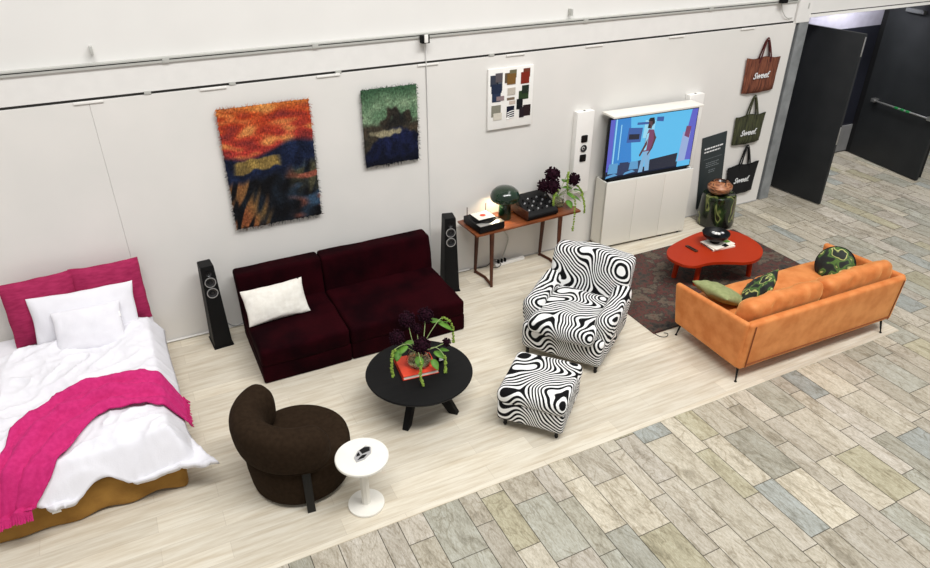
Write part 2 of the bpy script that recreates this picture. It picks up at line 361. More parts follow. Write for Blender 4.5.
# ------------------------------------------------------------------ setting
def build_setting():
    # main back wall, above and behind the panels
    bm = bmesh.new(); box(bm, -7, 8.74, 0.06, 0.3, 0, 6.0); box(bm, 8.74, 16, 0.0, 0.3, 2.72, 6.0)
    struct('wall_back', bm, M['wall'], smooth=False)
    # panels, one run with joints
    seams = [-7, -3.48, -0.25, 2.985, 8.5]
    bm = bmesh.new()
    for a, b in zip(seams, seams[1:]): box(bm, a + 0.0008, b - 0.0008, 0.0, 0.05, 0.0, 2.615, bev=0.001, seg=1)
    p = struct('wall_panels', bm, M['panel'], smooth=False)
    bm = bmesh.new(); box(bm, -7, 8.45, 0.01, 0.06, 2.642, 2.885); box(bm, 8.47, 8.735, -0.01, 0.06, 2.615, 6.0)
    struct('trim_1', bm, M['band'], smooth=False)
    bm = bmesh.new(); box(bm, -7, 8.47, 0.03, 0.06, 2.615, 2.642)
    t2_ = struct('trim_2', bm, M['gap'], smooth=False)
    # upper rail
    bm = bmesh.new(); box(bm, -7, 8.44, -0.008, 0.06, 2.885, 2.903, mi=0); box(bm, -7, 8.44, 0.005, 0.06, 2.903, 2.914, mi=1); box(bm, -7, 8.44, -0.008, 0.06, 2.914, 2.926, mi=0)
    r = struct('trim_3', bm, [M['railgrey'], M['gap']], smooth=False)
    for x in (-2.2, 0.45, 1.82, 5.0, 6.9): link('rail_clip', bx(x - .03, x + .03, -0.014, 0.01, 2.882, 2.93, bev=.003), M['railgrey'], r)
    r = t2_
    for x in (-0.25, 0.81, 1.92, 3.01, 4.08, 5.15, 6.4, 7.6): link('panel_hook', bx(x - .12, x + .12, -0.014, 0.0, 2.60, 2.622, bev=.003), M['white'], r)
    for x in (0.24, 0.99, 2.03, 3.78): link('joint_clip', bx(x - .03, x + .03, -0.005, 0.03, 2.618, 2.65, bev=.003), M['railgrey'], r)
    # skirting
    bm = bmesh.new(); box(bm, -7, 8.5, -0.012, 0.0, 0.0, 0.012); struct('baseboard_back', bm, M['seam'], smooth=False)
    # steel column beside the opening
    bm = bmesh.new(); box(bm, 8.515, 8.56, 0.02, 0.3, 0, 2.615, mi=1); box(bm, 8.56, 8.74, -0.005, 0.3, 0, 2.615, mi=0)
    struct('trim_5', bm, [M['greycol'], M['greycol2']], smooth=False)
    # lintel
    bm = bmesh.new(); box(bm, 8.72, 16, -0.02, 0.3, 2.67, 2.705); struct('trim_6', bm, M['white'], smooth=False)
    bm = bmesh.new(); box(bm, 8.74, 16, 0.004, 0.3, 2.705, 2.72); struct('trim_7', bm, M['gap'], smooth=False)
    # corridor behind the opening
    bm = bmesh.new(); box(bm, 8.7, 14, 0.96, 1.05, 2.20, 3.3, mi=0); box(bm, 8.7, 14, 0.96, 1.05, 0.0, 2.20, mi=1); box(bm, 8.8, 11.8, 0.94, 0.97, 0.02, 0.50, mi=2)
    box(bm, 8.7, 8.8, 0.3, 1.0, 0, 3.3, mi=0); box(bm, 8.7, 14, 0.3, 1.05, 3.2, 3.3, mi=0)
    struct('wall_corridor', bm, [M['lav'], M['navy'], M['lowgrey']], smooth=False)
    cl_ = bpy.data.lights.new('corridor_fill', 'AREA'); cl_.size = .5; cl_.energy = 40; co = bpy.data.objects.new('corridor_fill', cl_); C.objects.link(co); co.location = (10.6, 0.6, 3.15)  # added unseen fill light, brightens the lavender wall behind the doorway
    # ------- doors
    def leaf(name, a, b, z1, label, t=0.05, m='door'):
        a = Vector((a[0], a[1], 0)); b = Vector((b[0], b[1], 0)); d = b - a; L = d.length
        e = bpy.data.objects.new(name, None); C.objects.link(e); e['kind'] = 'structure'; e['label'] = label
        e.location = a; e.rotation_euler = (0, 0, math.atan2(d.y, d.x))
        link('door_leaf', bx(0, L, 0, t, 0.012, z1, bev=.004), M[m], e)
        return e, L
    e, L = leaf('door_1', (9.13, 0.46), (9.215, -0.56), 2.50, 'charcoal door leaf swung open beside the grey steel column')
    for z in (0.95, 2.2): link('hinge', bx(L - .001, L + .006, 0.012, 0.034, z, z + .26, bev=.002), M['steel'], e)
    e, L = leaf('door_2', (11.70, 0.85), (11.46, -0.59), 2.66, 'charcoal door leaf with a long steel push bar')
    bm = sweep([(0.25, -0.07, 1.03), (L - .02, -0.07, 1.03)], 0.014, seg=10)
    box(bm, .22, .30, -0.09, 0.0, 1.0, 1.06, bev=.006); box(bm, L - .1, L + .0, -0.09, 0.0, 1.0, 1.06, bev=.006)
    pb = link('push_bar', bm, M['steel'], e)
    for x in (.72, .84, 0.95): link('sticker', bx(x, x + .07, -0.087, -0.055, 1.016, 1.044, bev=.002), M['green'], pb)
    link('door_closer', bx(0.35, 0.7, -0.06, 0.0, 2.48, 2.54, bev=.01), M['greycol2'], e)
    bm = bmesh.new(); box(bm, 11.72, 11.86, 0.8, 0.95, 0, 2.67); struct('trim_8', bm, M['doorblk'], smooth=False)
    e, L = leaf('door_3', (11.66, -0.55), (12.35, 0.02), 2.66, 'charcoal door leaf folded behind the one with the push bar', m='doorblk')
    # floor: stone tiles with grout
    random.seed(5)
    pal = [(206, 199, 184), (200, 194, 179), (212, 205, 191), (186, 186, 175), (178, 183, 180), (220, 213, 196), (192, 187, 163), (205, 199, 188), (188, 186, 173), (209, 203, 188), (199, 193, 180), (203, 197, 183)]
    bm = bmesh.new(); lt = bm.loops.layers.float_color.new('tint'); ls = bm.loops.layers.float_vector.new('shift')
    x = 1.03 - 0.688 * 8; W = [0.163, 0.212, 0.313]; k = 0
    offs = {}
    known = {  # row start x (rounded) : joint y positions seen in the photo
        2.095: [-3.614, -4.184], 2.406: [-3.743, -4.355], 2.57: [-3.593, -4.119], 2.795: [-4.299], 3.277: [-3.942], 1.88: [-3.435]}
    while x < 16:
        wd = W[k % 3]; nk = [v for kx, v in known.items() if abs(kx - x) < 0.05]
        y0 = nk[0][0] if nk else -3.3 - random.random() * 0.57
        ys = []; y = y0
        while y > -9: ys.append(y); y -= random.choice((0.57, 0.57, 0.60, 0.57))
        y = y0 + 0.57; 
        while y < 2.0: ys.insert(0, y); y += 0.57
        for a, b in zip(ys, ys[1:]):
            if x + wd < 7.05 and b > -3.25: continue
            g = 0.0032
            vs_ = [bm.verts.new(p) for p in ((x + g, b + g, -0.006), (x + wd - g, b + g, -0.006), (x + wd - g, a - g, -0.006), (x + g, a - g, -0.006))]
            f = bm.faces.new(vs_); c = random.choice(pal); j = random.uniform(0.92, 1.02); c = lin(tuple(min(255, v * j) for v in c))
            s = Vector((random.uniform(-50, 50), random.uniform(-50, 50), random.uniform(-50, 50)))
            for l in f.loops: l[lt] = c; l[ls] = s
        x += wd; k += 1
    fl_ = struct('floor', bm, M['stone'], smooth=False)
    bm = bmesh.new(); box(bm, -8, 16, -9, 2.0, -0.05, -0.009); struct('floor_grout', bm, M['grout'], smooth=False)
    bm = bmesh.new(); box(bm, -7, 7.14, -3.355, 0.0, -0.008, 0.0, bev=0.001, seg=1)
    struct('floor_platform', bm, M['planks'], smooth=False)
build_setting()

# ------------------------------------------------------------------ bed
BX0, BX1, BY0, BY1 = -1.60, -0.19, -2.20, -0.06
def sd_rect(x, y):
    dx = max(BX0 - x, x - BX1); dy = max(BY0 - .06 - y, y - BY1)
    if dx > 0 and dy > 0: return math.hypot(dx, dy)
    return max(dx, dy)
def duvet_h(x, y):
    d = sd_rect(x, y); top = 0.60
    q = Vector((x * 2.2, y * 2.2, 0)); puff = noise.noise(q + Vector((3, 1, 0))) * 0.045
    q2 = Vector((x * 3 + y * 2.0, y * 5 - x * 3, 1)); wr = (1 - abs(noise.noise(q2))) ** 4 * 0.030
    q3 = Vector((x * 9 - y * 5, y * 9 + x * 6, 4)); wr += (1 - abs(noise.noise(q3))) ** 4 * 0.009
    edge = 1 - min(1, max(0, (-d) / 0.28)); top -= 0.055 * edge ** 2
    if d > -0.05:
        t = min(1, (d + 0.05) / 0.14); top -= (t ** 1.3) * 0.25
    return top + puff + wr
def build_bed():
    bed = thing('bed', 'bed with ochre fabric base and white mattress against the white wall', 'bed', (0, 0, 0))
    cx, cy = (BX0 + BX1) / 2, (BY0 + BY1) / 2; sx, sy = BX1 - BX0, BY1 - BY0
    def wav(c):
        c = Vector(c); a = 0.012 * math.sin(c.x * 14 + 1) + 0.01 * math.sin(c.y * 11) + 0.01 * math.sin(c.x * 5)
        if c.z < -.1: c.z += a - .012
        c.y += 0.012 * math.sin(c.x * 17) * (1 if c.y < 0 else 0)
        return c
    link('bed_base', rbox(sx, sy + .05, 0.33, 0.05, 26, wav), M['ochre'], bed, (cx, cy - .025, 0.174))
    link('mattress', rbox(sx - .01, sy - .01, 0.22, 0.06, 10), M['linen'], bed, (cx, cy, 0.40))
    # duvet
    bm = bmesh.new(); nx, ny = 110, 150; g = []
    for j in range(ny + 1):
        row = []
        for i in range(nx + 1):
            s, t = i / nx, j / ny
            x = BX0 - 0.08 + s * (sx + 0.16); y = -0.50 - t * (-BY0 + 0.145 - 0.50)
            y += 0.10 * math.cos((s - .5) * PI * 1.0) * (1 - t) * -1 + 0.16 * (1 - t) * s
            kx = max(0, (s - .72) / .28) ** 2.2 * max(0, (t - .72) / .28) ** 2.2
            x += 0.17 * kx - 0.05 * math.sin(t * 9) * max(0, s - .8) ; y -= 0.14 * kx
            y -= 0.03 * math.sin(s * 17 + 1) * max(0, t - .85) / .15
            z = duvet_h(x, y) + 0.06 * kx
            if t < 0.05: z += 0.05 * math.sin(t / 0.05 * PI / 2)
            else: z += 0.05 * math.exp(-(t - .05) * 16)
            row.append(bm.verts.new((x, y, z)))
        g.append(row)
    for j in range(ny):
        for i in range(nx): bm.faces.new((g[j + 1][i], g[j + 1][i + 1], g[j][i + 1], g[j][i]))
    # underside: lower copy so that the duvet has body
    o = link('duvet', bm, M['linen'], recalc=False); md = o.modifiers.new('thickness', 'SOLIDIFY'); md.thickness = 0.05; md.offset = -1
    tag(o, 'puffy white duvet spread over the bed, its corner hanging off', 'duvet')
    link('care_label', bx(-1.13, -1.07, -2.365, -2.36, 0.25, 0.30), M['white'], o, smooth=False)
    # throw
    U_ = spline([(-0.09, -1.50, 0), (-0.20, -1.45, 0), (-0.41, -1.387, 0), (-0.76, -1.364, 0), (-0.986, -1.407, 0), (-1.275, -1.71, 0), (-1.376, -2.033, 0), (-1.447, -2.30, 0), (-1.45, -2.40, 0)], 12)
    L_ = spline([(-0.085, -1.86, 0), (-0.202, -1.86, 0), (-0.378, -1.85, 0), (-0.665, -1.860, 0), (-0.796, -1.949, 0), (-0.922, -2.12, 0), (-1.08, -2.28, 0), (-1.20, -2.34, 0), (-1.22, -2.40, 0)], 12)
    bm = bmesh.new(); g = []; n = len(U_); nw = 40
    for i in range(n):
        row = []
        for j in range(nw + 1):
            f = j / nw; v = f * 2 - 1; q = L_[i].lerp(U_[i], 1 - f) if False else U_[i].lerp(L_[i], f)
            w_ = .015 * noise.noise(Vector((i * .15, v * .4, 2))); q = q + Vector((w_, w_, 0))
            fold = 0.036 * math.sin(v * 8 + i * 0.06 + 2.2 * noise.noise(Vector((i * .06, 0, 1)))) * (0.35 + 0.65 * math.sin(i / n * PI)) + 0.025 * noise.noise(Vector((q.x * 6, q.y * 6, 7)))
            e = 1 - abs(v) ** 6
            row.append(bm.verts.new((q.x, q.y, duvet_h(q.x, q.y) + 0.014 + max(0, 0.018 + fold * e))))
        g.append(row)
    for j in range(n - 1):
        for i in range(nw): bm.faces.new((g[j][i], g[j][i + 1], g[j + 1][i + 1], g[j + 1][i]))
    bmesh.ops.recalc_face_normals(bm, faces=bm.faces[:])
    if sum(f.normal.z for f in bm.faces) < 0: bmesh.ops.reverse_faces(bm, faces=bm.faces[:])
    ends = [[v.co.copy() for v in g[0]], [v.co.copy() for v in g[-1]]]; dirs = [Vector((1, -.1, 0)), Vector((-.25, -1, 0))]
    o = link('throw_blanket', bm, M['throw'], recalc=False); md = o.modifiers.new('thickness', 'SOLIDIFY'); md.thickness = 0.014; md.offset = 1
    tag(o, 'magenta wool throw with fringed ends lying across the duvet', 'throw')
    bm = bmesh.new(); random.seed(2)
    for E_, d in zip(ends, dirs):
        for a, b in zip(E_, E_[1:]):
            for f in (0.1, 0.6):
                p = a.lerp(b, f); L = random.uniform(.04, .07); dd = (Vector((d.x, d.y, 0)).normalized() + Vector((random.uniform(-.25, .25), random.uniform(-.25, .25), 0)))
                pts = [p + Vector((0, 0, .006))]
                for k in range(1, 4):
                    q = p + dd * L * k / 3 * .5; q.z = min(p.z, duvet_h(q.x, q.y) + 0.02) - (0.015 * k) ; pts.append(q)
                sweep(pts, 0.004, seg=5, bm=bm)
    link('fringe', bm, M['throw'], o)
    # pillows
    a = pillow('square_cushion', 'raspberry pink square cushion at the left of the headend, touching the left picture edge', .62, .62, .2, M['pink'], (-1.07, -0.30, 0.515), 74, 3, 0, 1, 'pink square cushions', ear=.03)
    b = pillow('square_cushion', 'raspberry pink square cushion right of the other, nearest the tower speaker', .62, .62, .2, M['pink'], (-0.50, -0.28, 0.515), 74, -1, 0, 2, 'pink square cushions', ear=.03)
    c = pillow('bed_pillow', 'wide white pillow leaning on the two pink cushions', .90, .50, .18, M['linen'], (-0.745, -0.52, 0.53), 64, -3, 0, 3, 'white bed pillows', ear=.04)
    d = pillow('bed_pillow', 'smaller white pillow lying in front of the wide white pillow', .58, .42, .16, M['linen'], (-0.73, -0.74, 0.56), 50, -3, 0, 4, 'white bed pillows', ear=.04)
    for o, (x, y) in ((b, (.255, -.03)), (d, (.245, .08))):
        t = link('fabric_tag', bx(x - .035, x + .035, y - .025, y + .025, 0.022, 0.027, bev=.001), M['white'], o)
        link('printed_dot', bx(x - .012, x + .008, y - .01, y + .01, 0.027, 0.0285), M['pink'], t)
build_bed()

# ------------------------------------------------------------------ burgundy sofa
def build_burgundy():
    s = thing('low_sofa', 'burgundy velvet armless sofa of two joined units against the wall', 'sofa', (0, 0, 0))
    def unit(x0, x1, seed):
        w_ = x1 - x0; cx = (x0 + x1) / 2
        link('seat_base', rbox(w_ - .002, 1.0, .2, .02, 8, lambda c: rough(c, .004, 4, seed)), M['velvet'], s, (cx, -0.70, 0.104))
        def pf(c):
            c = rough(c, .008, 5, seed); c.z += 0.012 * math.cos(c.x / w_ * PI) * math.cos(c.y / 1.05 * PI) if c.z > 0 else 0
            return c
        link('seat_cushion', rbox(w_ - .002, .98, .2, .045, 12, pf), M['velvet'], s, (cx, -0.72, 0.285))
        def bk(c):
            c = rough(c, .008, 4, seed + 3); c.y += (c.z) * 0.16; return c
        link('backrest', rbox(w_ - .002, .21, .62, .035, 10, bk), M['velvet'], s, (cx, -0.235, 0.455))
    unit(0.655, 1.56, 1); unit(1.562, 2.85, 2)
    o = pillow('lumbar_cushion', 'ivory rectangular cushion leaning on the burgundy sofa back', .64, .37, .17, M['cush'], (0.975, -0.72, 0.40), 58, 3, 0, 5)
    link('strap_tag', bx(.27, .285, .09, .19, .005, .02, bev=.003), M['blackm'], o)
build_burgundy()

# ------------------------------------------------------------------ tower speakers
def driver(bm, x, y, z, r, ring=True):
    """round driver facing -y at plane y"""
    b2 = lathe([(0, .0), (r * .25, .006), (r * .3, -.004), (r * .8, .004), (r * .95, .008)] , 24)
    for v in b2.verts: v.co = Vector((x + v.co.x, y - v.co.z, z + v.co.y))
    merge(bm, b2, 0)
def ringb(x, y, z, r0, r1, d):
    b2 = lathe([(r0, 0), (r0, d), (r1, d), (r1, 0), (r0, 0)], 28)
    for v in b2.verts: v.co = Vector((x + v.co.x, y - v.co.z, z + v.co.y))
    return b2
def tower_speaker(label, loc, rz):
    t = thing('tower_speaker', label, 'speaker', loc, rz, 'black tower speakers')
    bm = bmesh.new()
    wb, wt, db, dt, H = .185, .13, .26, .17, .95
    lo = [(-wb / 2, -db / 2), (wb / 2, -db / 2), (wb / 2, db / 2), (-wb / 2, db / 2)]; hi = [(-wt / 2, -dt / 2), (wt / 2, -dt / 2), (wt / 2, dt / 2), (-wt / 2, dt / 2)]
    A = [bm.verts.new((x, y, 0.012)) for x, y in lo]; B = [bm.verts.new((x, y, H)) for x, y in hi]
    bm.faces.new(A); bm.faces.new(B)
    for i in range(4): bm.faces.new((A[i], A[(i + 1) % 4], B[(i + 1) % 4], B[i]))
    bmesh.ops.bevel(bm, geom=bm.edges[:], offset=.006, segments=2, affect='EDGES')
    link('cabinet', bm, M['blackwood'], t)
    tilt = math.atan2((db - dt) / 2, H)
    for z, r, ringm in ((.87, .03, 'black'), (.775, .05, 'silver'), (.655, .05, 'silver')):
        y = -(db / 2 - (db - dt) / 2 * z / H) 
        b2 = bmesh.new(); driver(b2, 0, 0, 0, r)
        d = link('driver', b2, M['cone'], t, (0, y - .001, z), (-tilt, 0, 0))
        link('driver_ring', ringb(0, 0, 0, r * .96, r * 1.12, .008), M[ringm], d)
    link('plinth', bx(-wb / 2 - .01, wb / 2 + .01, -db / 2 - .01, db / 2 + .01, 0, .014, bev=.004), M['blackm'], t)
tower_speaker('black tower speaker between the bed and the burgundy sofa', (0.40, -0.23, 0), math.radians(4))
tower_speaker('black tower speaker between the burgundy sofa and the walnut console', (3.10, -0.28, 0), math.radians(-12))

# ------------------------------------------------------------------ brown chair
def build_tub_chair():
    t = thing('tub_chair', 'dark brown round tub chair with a thick curved backrest', 'armchair', (0.675, -2.52, 0), 0)
    prof = [(0, 0.03), (.36, .03), (.395, .05), (.405, .10), (.42, .25), (.42, .34), (.412, .385), (.385, .412), (.33, .42), (.2, .424), (0, .425)]
    link('seat', lathe(prof, 64), M['brown'], t)
    link('foot_ring', lathe([(0, 0.008), (.32, 0.008), (.32, .03), (0, .03)], 48), M['blackm'], t)
    path = []; ra = []; rb = []; n = 46
    for i in range(n + 1):
        f = i / n; a = math.radians(108 + f * (294 - 108))
        e = min(f, 1 - f) * n / 5; k = math.sqrt(max(0.03, 1 - max(0, 1 - e) ** 2.4)) if e < 1 else 1
        zz = 0.575 + 0.015 * math.sin(f * PI)
        path.append((0.355 * math.cos(a) + .012, 0.355 * math.sin(a) - .01, zz)); ra.append(.128 * k); rb.append((.185 + .02 * math.sin(f * PI)) * k)
    bm = sweep(path, ra, rb, 28, power=2.6)
    for v in bm.verts:
        r = math.hypot(v.co.x, v.co.y); s = 1 + (v.co.z - .42) * 0.20; v.co.x *= s; v.co.y *= s
    link('backrest', bm, M['brown'], t)
    # seam piping round the lower edge of the backrest
    pts = [(0.455 * math.cos(math.radians(a)) + .012, 0.455 * math.sin(math.radians(a)) - .01, 0.43) for a in range(114, 292, 4)]
    link('piping', sweep(pts, .005, seg=6), M['brown'], t)
    for a in (-96, 24, 144):
        ar = math.radians(a); bm = bx(.425, .455, -.032, .032, 0, .46, bev=.004) if a < 0 else bx(.33, .36, -.032, .032, 0, .04, bev=.004)
        link('leg', bm, M['black'], t, rot=(0, 0, ar))
build_tub_chair()

# ------------------------------------------------------------------ white side table
def build_side_table():
    t = thing('side_table', 'small round white pedestal table beside the brown tub chair', 'side table', (1.04, -3.08, 0))
    link('tabletop', lathe([(0, .492), (.195, .492), (.205, .497), (.205, .512), (.2, .517), (0, .517)], 56), M['offwhite'], t)
    link('pedestal', lathe([(0, .02), (.035, .02), (.035, .36), (.026, .40), (.026, .495), (0, .495)], 8), M['offwhite'], t)
    link('base', lathe([(0, 0), (.14, 0), (.145, .006), (.143, .02), (0, .024)], 56), M['offwhite'], t)
    # folded leaflet
    o = thing('leaflet', 'small black and white printed leaflet on the round white table', 'leaflet', (1.05, -3.065, 0.517), math.radians(25))
    bm = bmesh.new(); pts = [(-.09, -.03), (-.03, -.055), (.05, -.045), (.095, .0), (.08, .045), (.0, .05), (-.07, .02)]
    prism(pts, 0.0005, .004, bm=bm); link('sheet', bm, M['silver'], o, smooth=False)
    bm = bmesh.new()
    prism([(.0, .0), (.06, -.02), (.088, .01), (.06, .04), (.01, .044)], .004, .0055, bm=bm)
    prism([(-.07, -.02), (-.02, -.04), (.02, -.03), (-.01, -.01), (-.04, -.012)], .004, .0055, bm=bm)
    prism([(-.05, .012), (-.02, .0), (-.005, .035), (-.03, .03)], .004, .0055, bm=bm)
    link('print', bm, M['black'], o, smooth=False)
build_side_table()

# ------------------------------------------------------------------ flowers
def flowers(name, label, loc, heads, drapes, leaves, seed, vr=.085, vh=.13, s=1.0):
    random.seed(seed)
    t = thing(name, label, 'vase of flowers', loc)
    o = [(vr * .6, 0.004), (vr * .95, .02 * s), (vr * 1.0, vh * .45), (vr * .82, vh * .85), (vr * .85, vh)]
    i = [(r - .004, z + (.004 if k == 0 else 0)) for k, (r, z) in enumerate(o)][::-1]
    link('vase', lathe([(0, 0.001)] + o + i + [(0, .01)], 32), M['glass'], t)
    link('water', lathe([(0, .011), (vr * .62, .012), (vr * .9, .03 * s), (vr * .93, vh * .42), (vr * .88, vh * .55), (0, vh * .55)], 28), M['pond'], t)
    st = bmesh.new()
    for k, (h, r) in enumerate(heads):
        h = Vector(h); base = Vector((random.uniform(-.03, .03), random.uniform(-.03, .03), .02))
        mid = base.lerp(h, .5) + Vector((0, 0, .03))
        sweep(spline([base, Vector((base.x * .6 + h.x * .12, base.y * .6 + h.y * .12, vh)), mid, h], 5), .004, seg=6, bm=st)
        bm = bmesh.new(); bmesh.ops.create_icosphere(bm, subdivisions=2, radius=r * .72)
        b2 = bmesh.new(); bmesh.ops.create_icosphere(b2, subdivisions=3, radius=1)
        for v in list(b2.verts)[::2]:
            d = v.co.normalized(); d = (d + Vector([random.uniform(-.12, .12) for _ in range(3)])).normalized()
            c = d * r * random.uniform(.82, 1.0); q = d.orthogonal().normalized() * r * .13; q2 = d.cross(q).normalized() * r * .13
            a = [bm.verts.new(c + q), bm.verts.new(c + q2), bm.verts.new(c - q), bm.verts.new(c - q2), bm.verts.new(c + d * r * .1), bm.verts.new(c - d * r * .35)]
            for m_ in range(4): bm.faces.new((a[m_], a[(m_ + 1) % 4], a[4])); bm.faces.new((a[m_], a[(m_ + 1) % 4], a[5]))
        b2.free()
        link('flower_head', bm, M['purple'], t, h, smooth=False)
    link('stems', st, M['stem'], t)
    for p in drapes:  # p: list of points; last ones hang
        path = spline([Vector((0, 0, vh * .8))] + [Vector(q) for q in p], 7); n = len(path)
        sweep_r = [.0035 + (.011 * s if k > n * .5 else .0) * (1 - .5 * abs(2 * (k / n - .5) - .5)) for k in range(n)]
        sweep_r[-1] = .003
        bm = sweep(path[:n // 2 + 2], .0035, seg=6)
        part = link('drooping_stem', bm, M['stem'], t)
        bm = bmesh.new()
        for k in range(n // 2, n):
            for _ in range(5):
                c = path[k] + Vector([random.uniform(-.008, .008) for _ in range(3)]) * s; b2 = bmesh.new()
                bmesh.ops.create_icosphere(b2, subdivisions=1, radius=random.uniform(.007, .012) * s)
                for v in b2.verts: v.co = v.co + c
                merge(bm, b2)
        link('tassel', bm, M['leafy'], part)
    for (q, L, az, el) in leaves:
        bm = bmesh.new(); n = 6; rows = []
        d = Vector((math.cos(az) * math.cos(el), math.sin(az) * math.cos(el), math.sin(el))); sd = Vector((-math.sin(az), math.cos(az), 0)); up = sd.cross(d)
        for k in range(n + 1):
            f = k / n; wd = L * .36 * math.sin(PI * min(1, f * .9 + .08)) ** .8; c = Vector(q) + d * L * f + Vector((0, 0, -L * .35 * f * f))
            rows.append([bm.verts.new(c + sd * wd + abs(up) * 0 if False else c + sd * wd + Vector((0, 0, .12 * wd))), bm.verts.new(c), bm.verts.new(c - sd * wd + Vector((0, 0, .12 * wd)))])
        for a, b in zip(rows, rows[1:]):
            for m_ in range(2): bm.faces.new((a[m_], a[m_ + 1], b[m_ + 1], b[m_]))
        lf = link('leaf', bm, M['leaf'], t); md = lf.modifiers.new('thickness', 'SOLIDIFY'); md.thickness = .0015
    return t

# ------------------------------------------------------------------ black coffee table
def build_black_table():
    t = thing('coffee_table', 'round black wooden coffee table on splayed flat legs', 'coffee table', (1.905, -2.16, 0))
    link('tabletop', lathe([(0, .375), (.46, .375), (.487, .383), (.492, .395), (.487, .405), (0, .405)], 72), M['blackwood'], t)
    for k in range(4):
        a = math.radians(45 + 90 * k); bm = bmesh.new()
        p = [(0.03, .375), (.17, .375), (.38, 0), (.29, 0)]
        A = [bm.verts.new((x, -.03, z)) for x, z in p]; B = [bm.verts.new((x, .03, z)) for x, z in p]
        bm.faces.new(A); bm.faces.new(B)
        for i in range(4): bm.faces.new((A[i], A[(i + 1) % 4], B[(i + 1) % 4], B[i]))
        bmesh.ops.bevel(bm, geom=bm.edges[:], offset=.004, segments=2, affect='EDGES')
        link('leg', bm, M['blackwood'], t, rot=(0, 0, a))
    b = thing('book', 'orange-red book under the flower vase on the black coffee table', 'book', (1.90, -2.10, .4055), math.radians(-6))
    bm = bmesh.new(); box(bm, -.17, .17, -.155, .155, 0, .005, bev=.001); box(bm, -.17, .17, -.155, .155, .035, .04, bev=.001); box(bm, -.17, -.162, -.155, .155, 0, .04, bev=.001)
    link('cover', bm, M['redbk'], b); link('pages', bx(-.16, .165, -.15, .15, .005, .035), M['page'], b)
    flowers('flower_vase', 'glass vase of dark alliums and drooping greenery on the orange-red book', (1.925, -2.11, .446),
        [((-.19, .03, .33), .075), ((-.05, .12, .43), .08), ((.14, .14, .41), .078), ((.02, -.04, .22), .085), ((.04, .12, .3), .055), ((.30, .04, .12), .045)],
        [[(-.1, -.02, .26), (-.25, -.06, .27), (-.3, -.1, .14), (-.3, -.12, .04)], [(.14, .04, .28), (.29, .1, .36), (.38, .08, .26), (.38, .06, .08)],
         [(-.04, -.1, .2), (-.06, -.19, .16), (-.08, -.23, .04), (-.08, -.28, -.025)], [(.14, -.05, .17), (.2, -.13, .1), (.19, -.17, .0), (.18, -.19, -.03)]],
        [((-.12, -.04, .26), .12, 3.4, -.1), ((-.2, -.02, .24), .11, 4.2, -.2), ((-.05, -.1, .16), .11, 4.6, -.2), ((.18, .1, .34), .14, .4, 0), ((.24, .08, .33), .14, -.4, -.3), ((.13, -.05, .12), .12, -.8, -.1), ((.32, .08, .32), .12, 1.2, -.4), ((-.02, .05, .2), .1, 2.4, .2), ((.08, -.12, .1), .1, -1.4, -.3), ((.2, -.03, .1), .1, 0.1, .0)], 3, vr=.115, vh=.13)
    o = thing('small_candle', 'small dark candle jar with a pale label right of the orange-red book', 'candle', (2.14, -2.10, .4055))
    link('jar', lathe([(0, 0), (.03, 0), (.033, .01), (.033, .06), (.028, .065), (0, .06)], 24), M['black'], o)
    link('jar_label', bx(-.02, .02, -.0365, -.031, .02, .05), M['white'], o, smooth=False)
build_black_table()

# ------------------------------------------------------------------ zebra armchair and ottoman
def build_zebra():
    t = thing('zebra_armchair', 'zebra-print upholstered armchair with high back and low arms', 'armchair', (3.77, -1.96, 0), math.radians(-54))
    Z = M['zebra']
    link('seat_base', rbox(.86, .86, .30, .05, 10, lambda c: rough(c, .008, 5, 1)), Z, t, (0, -.01, .24))
    def sc_(c):
        c = rough(c, .01, 4, 2); c.z += 0.03 * math.cos(c.x / .6 * PI / 1.2) * math.cos(c.y / .7 * PI / 1.2) * (1 if c.z > 0 else 0); return c
    link('seat_cushion', rbox(.70, .84, .17, .07, 10, sc_), Z, t, (0, -.11, .43))
    for s in (-1, 1):
        def ar(c):
            c = rough(c, .008, 5, 3 + s); f = (c.y + .35) / .7
            c.z += 0.05 * max(0, f) ** 2 * (1 if c.z > 0 else 0); c.x += s * 0.03 * (1 if c.z > .05 else 0) * (1 - abs(c.y)); return c
        link('armrest', rbox(.20, .76, .48, .09, 10, ar), Z, t, (s * .36, .02, .38))
    def bk(c):
        c = rough(c, .01, 4, 8); c.y += max(0, c.z + .35) ** 1.6 * 0.22; k = max(0, c.z - .1); c.x *= 1 + .05 * k
        c.z += 0.02 * math.cos(c.x / .82 * PI * 2) * (1 if c.z > .2 else 0); return c
    link('backrest', rbox(.86, .22, .80, .07, 12, bk), Z, t, (0, .34, .54))
    for x, y in ((-.37, -.38), (.37, -.38), (-.37, .36), (.37, .36)):
        link('leg', lathe([(0, 0), (.014, 0), (.02, .02), (.016, .04), (.026, .09), (.026, .14), (0, .14)], 16), M['black'], t, (x, y, 0))
    o = thing('zebra_ottoman', 'zebra-print square footstool in front of the zebra armchair', 'ottoman', (2.845, -2.755, 0), math.radians(-48))
    def ot(c):
        c = rough(c, .008, 5, 11); c.z += .02 * math.cos(c.x * 4) * math.cos(c.y * 4) * (1 if c.z > .05 else 0); return c
    link('cushion', rbox(.64, .68, .14, .055, 10, ot), Z, o, (0, 0, .355))
    link('frame', rbox(.61, .65, .22, .03, 8, lambda c: rough(c, .006, 6, 12)), Z, o, (0, 0, .205))
    for x, y in ((-.24, -.26), (.24, -.26), (-.24, .26), (.24, .26)):
        link('leg', lathe([(0, 0), (.013, 0), (.018, .02), (.014, .035), (.024, .07), (.024, .11), (0, .11)], 16), M['black'], o, (x, y, 0))
build_zebra()

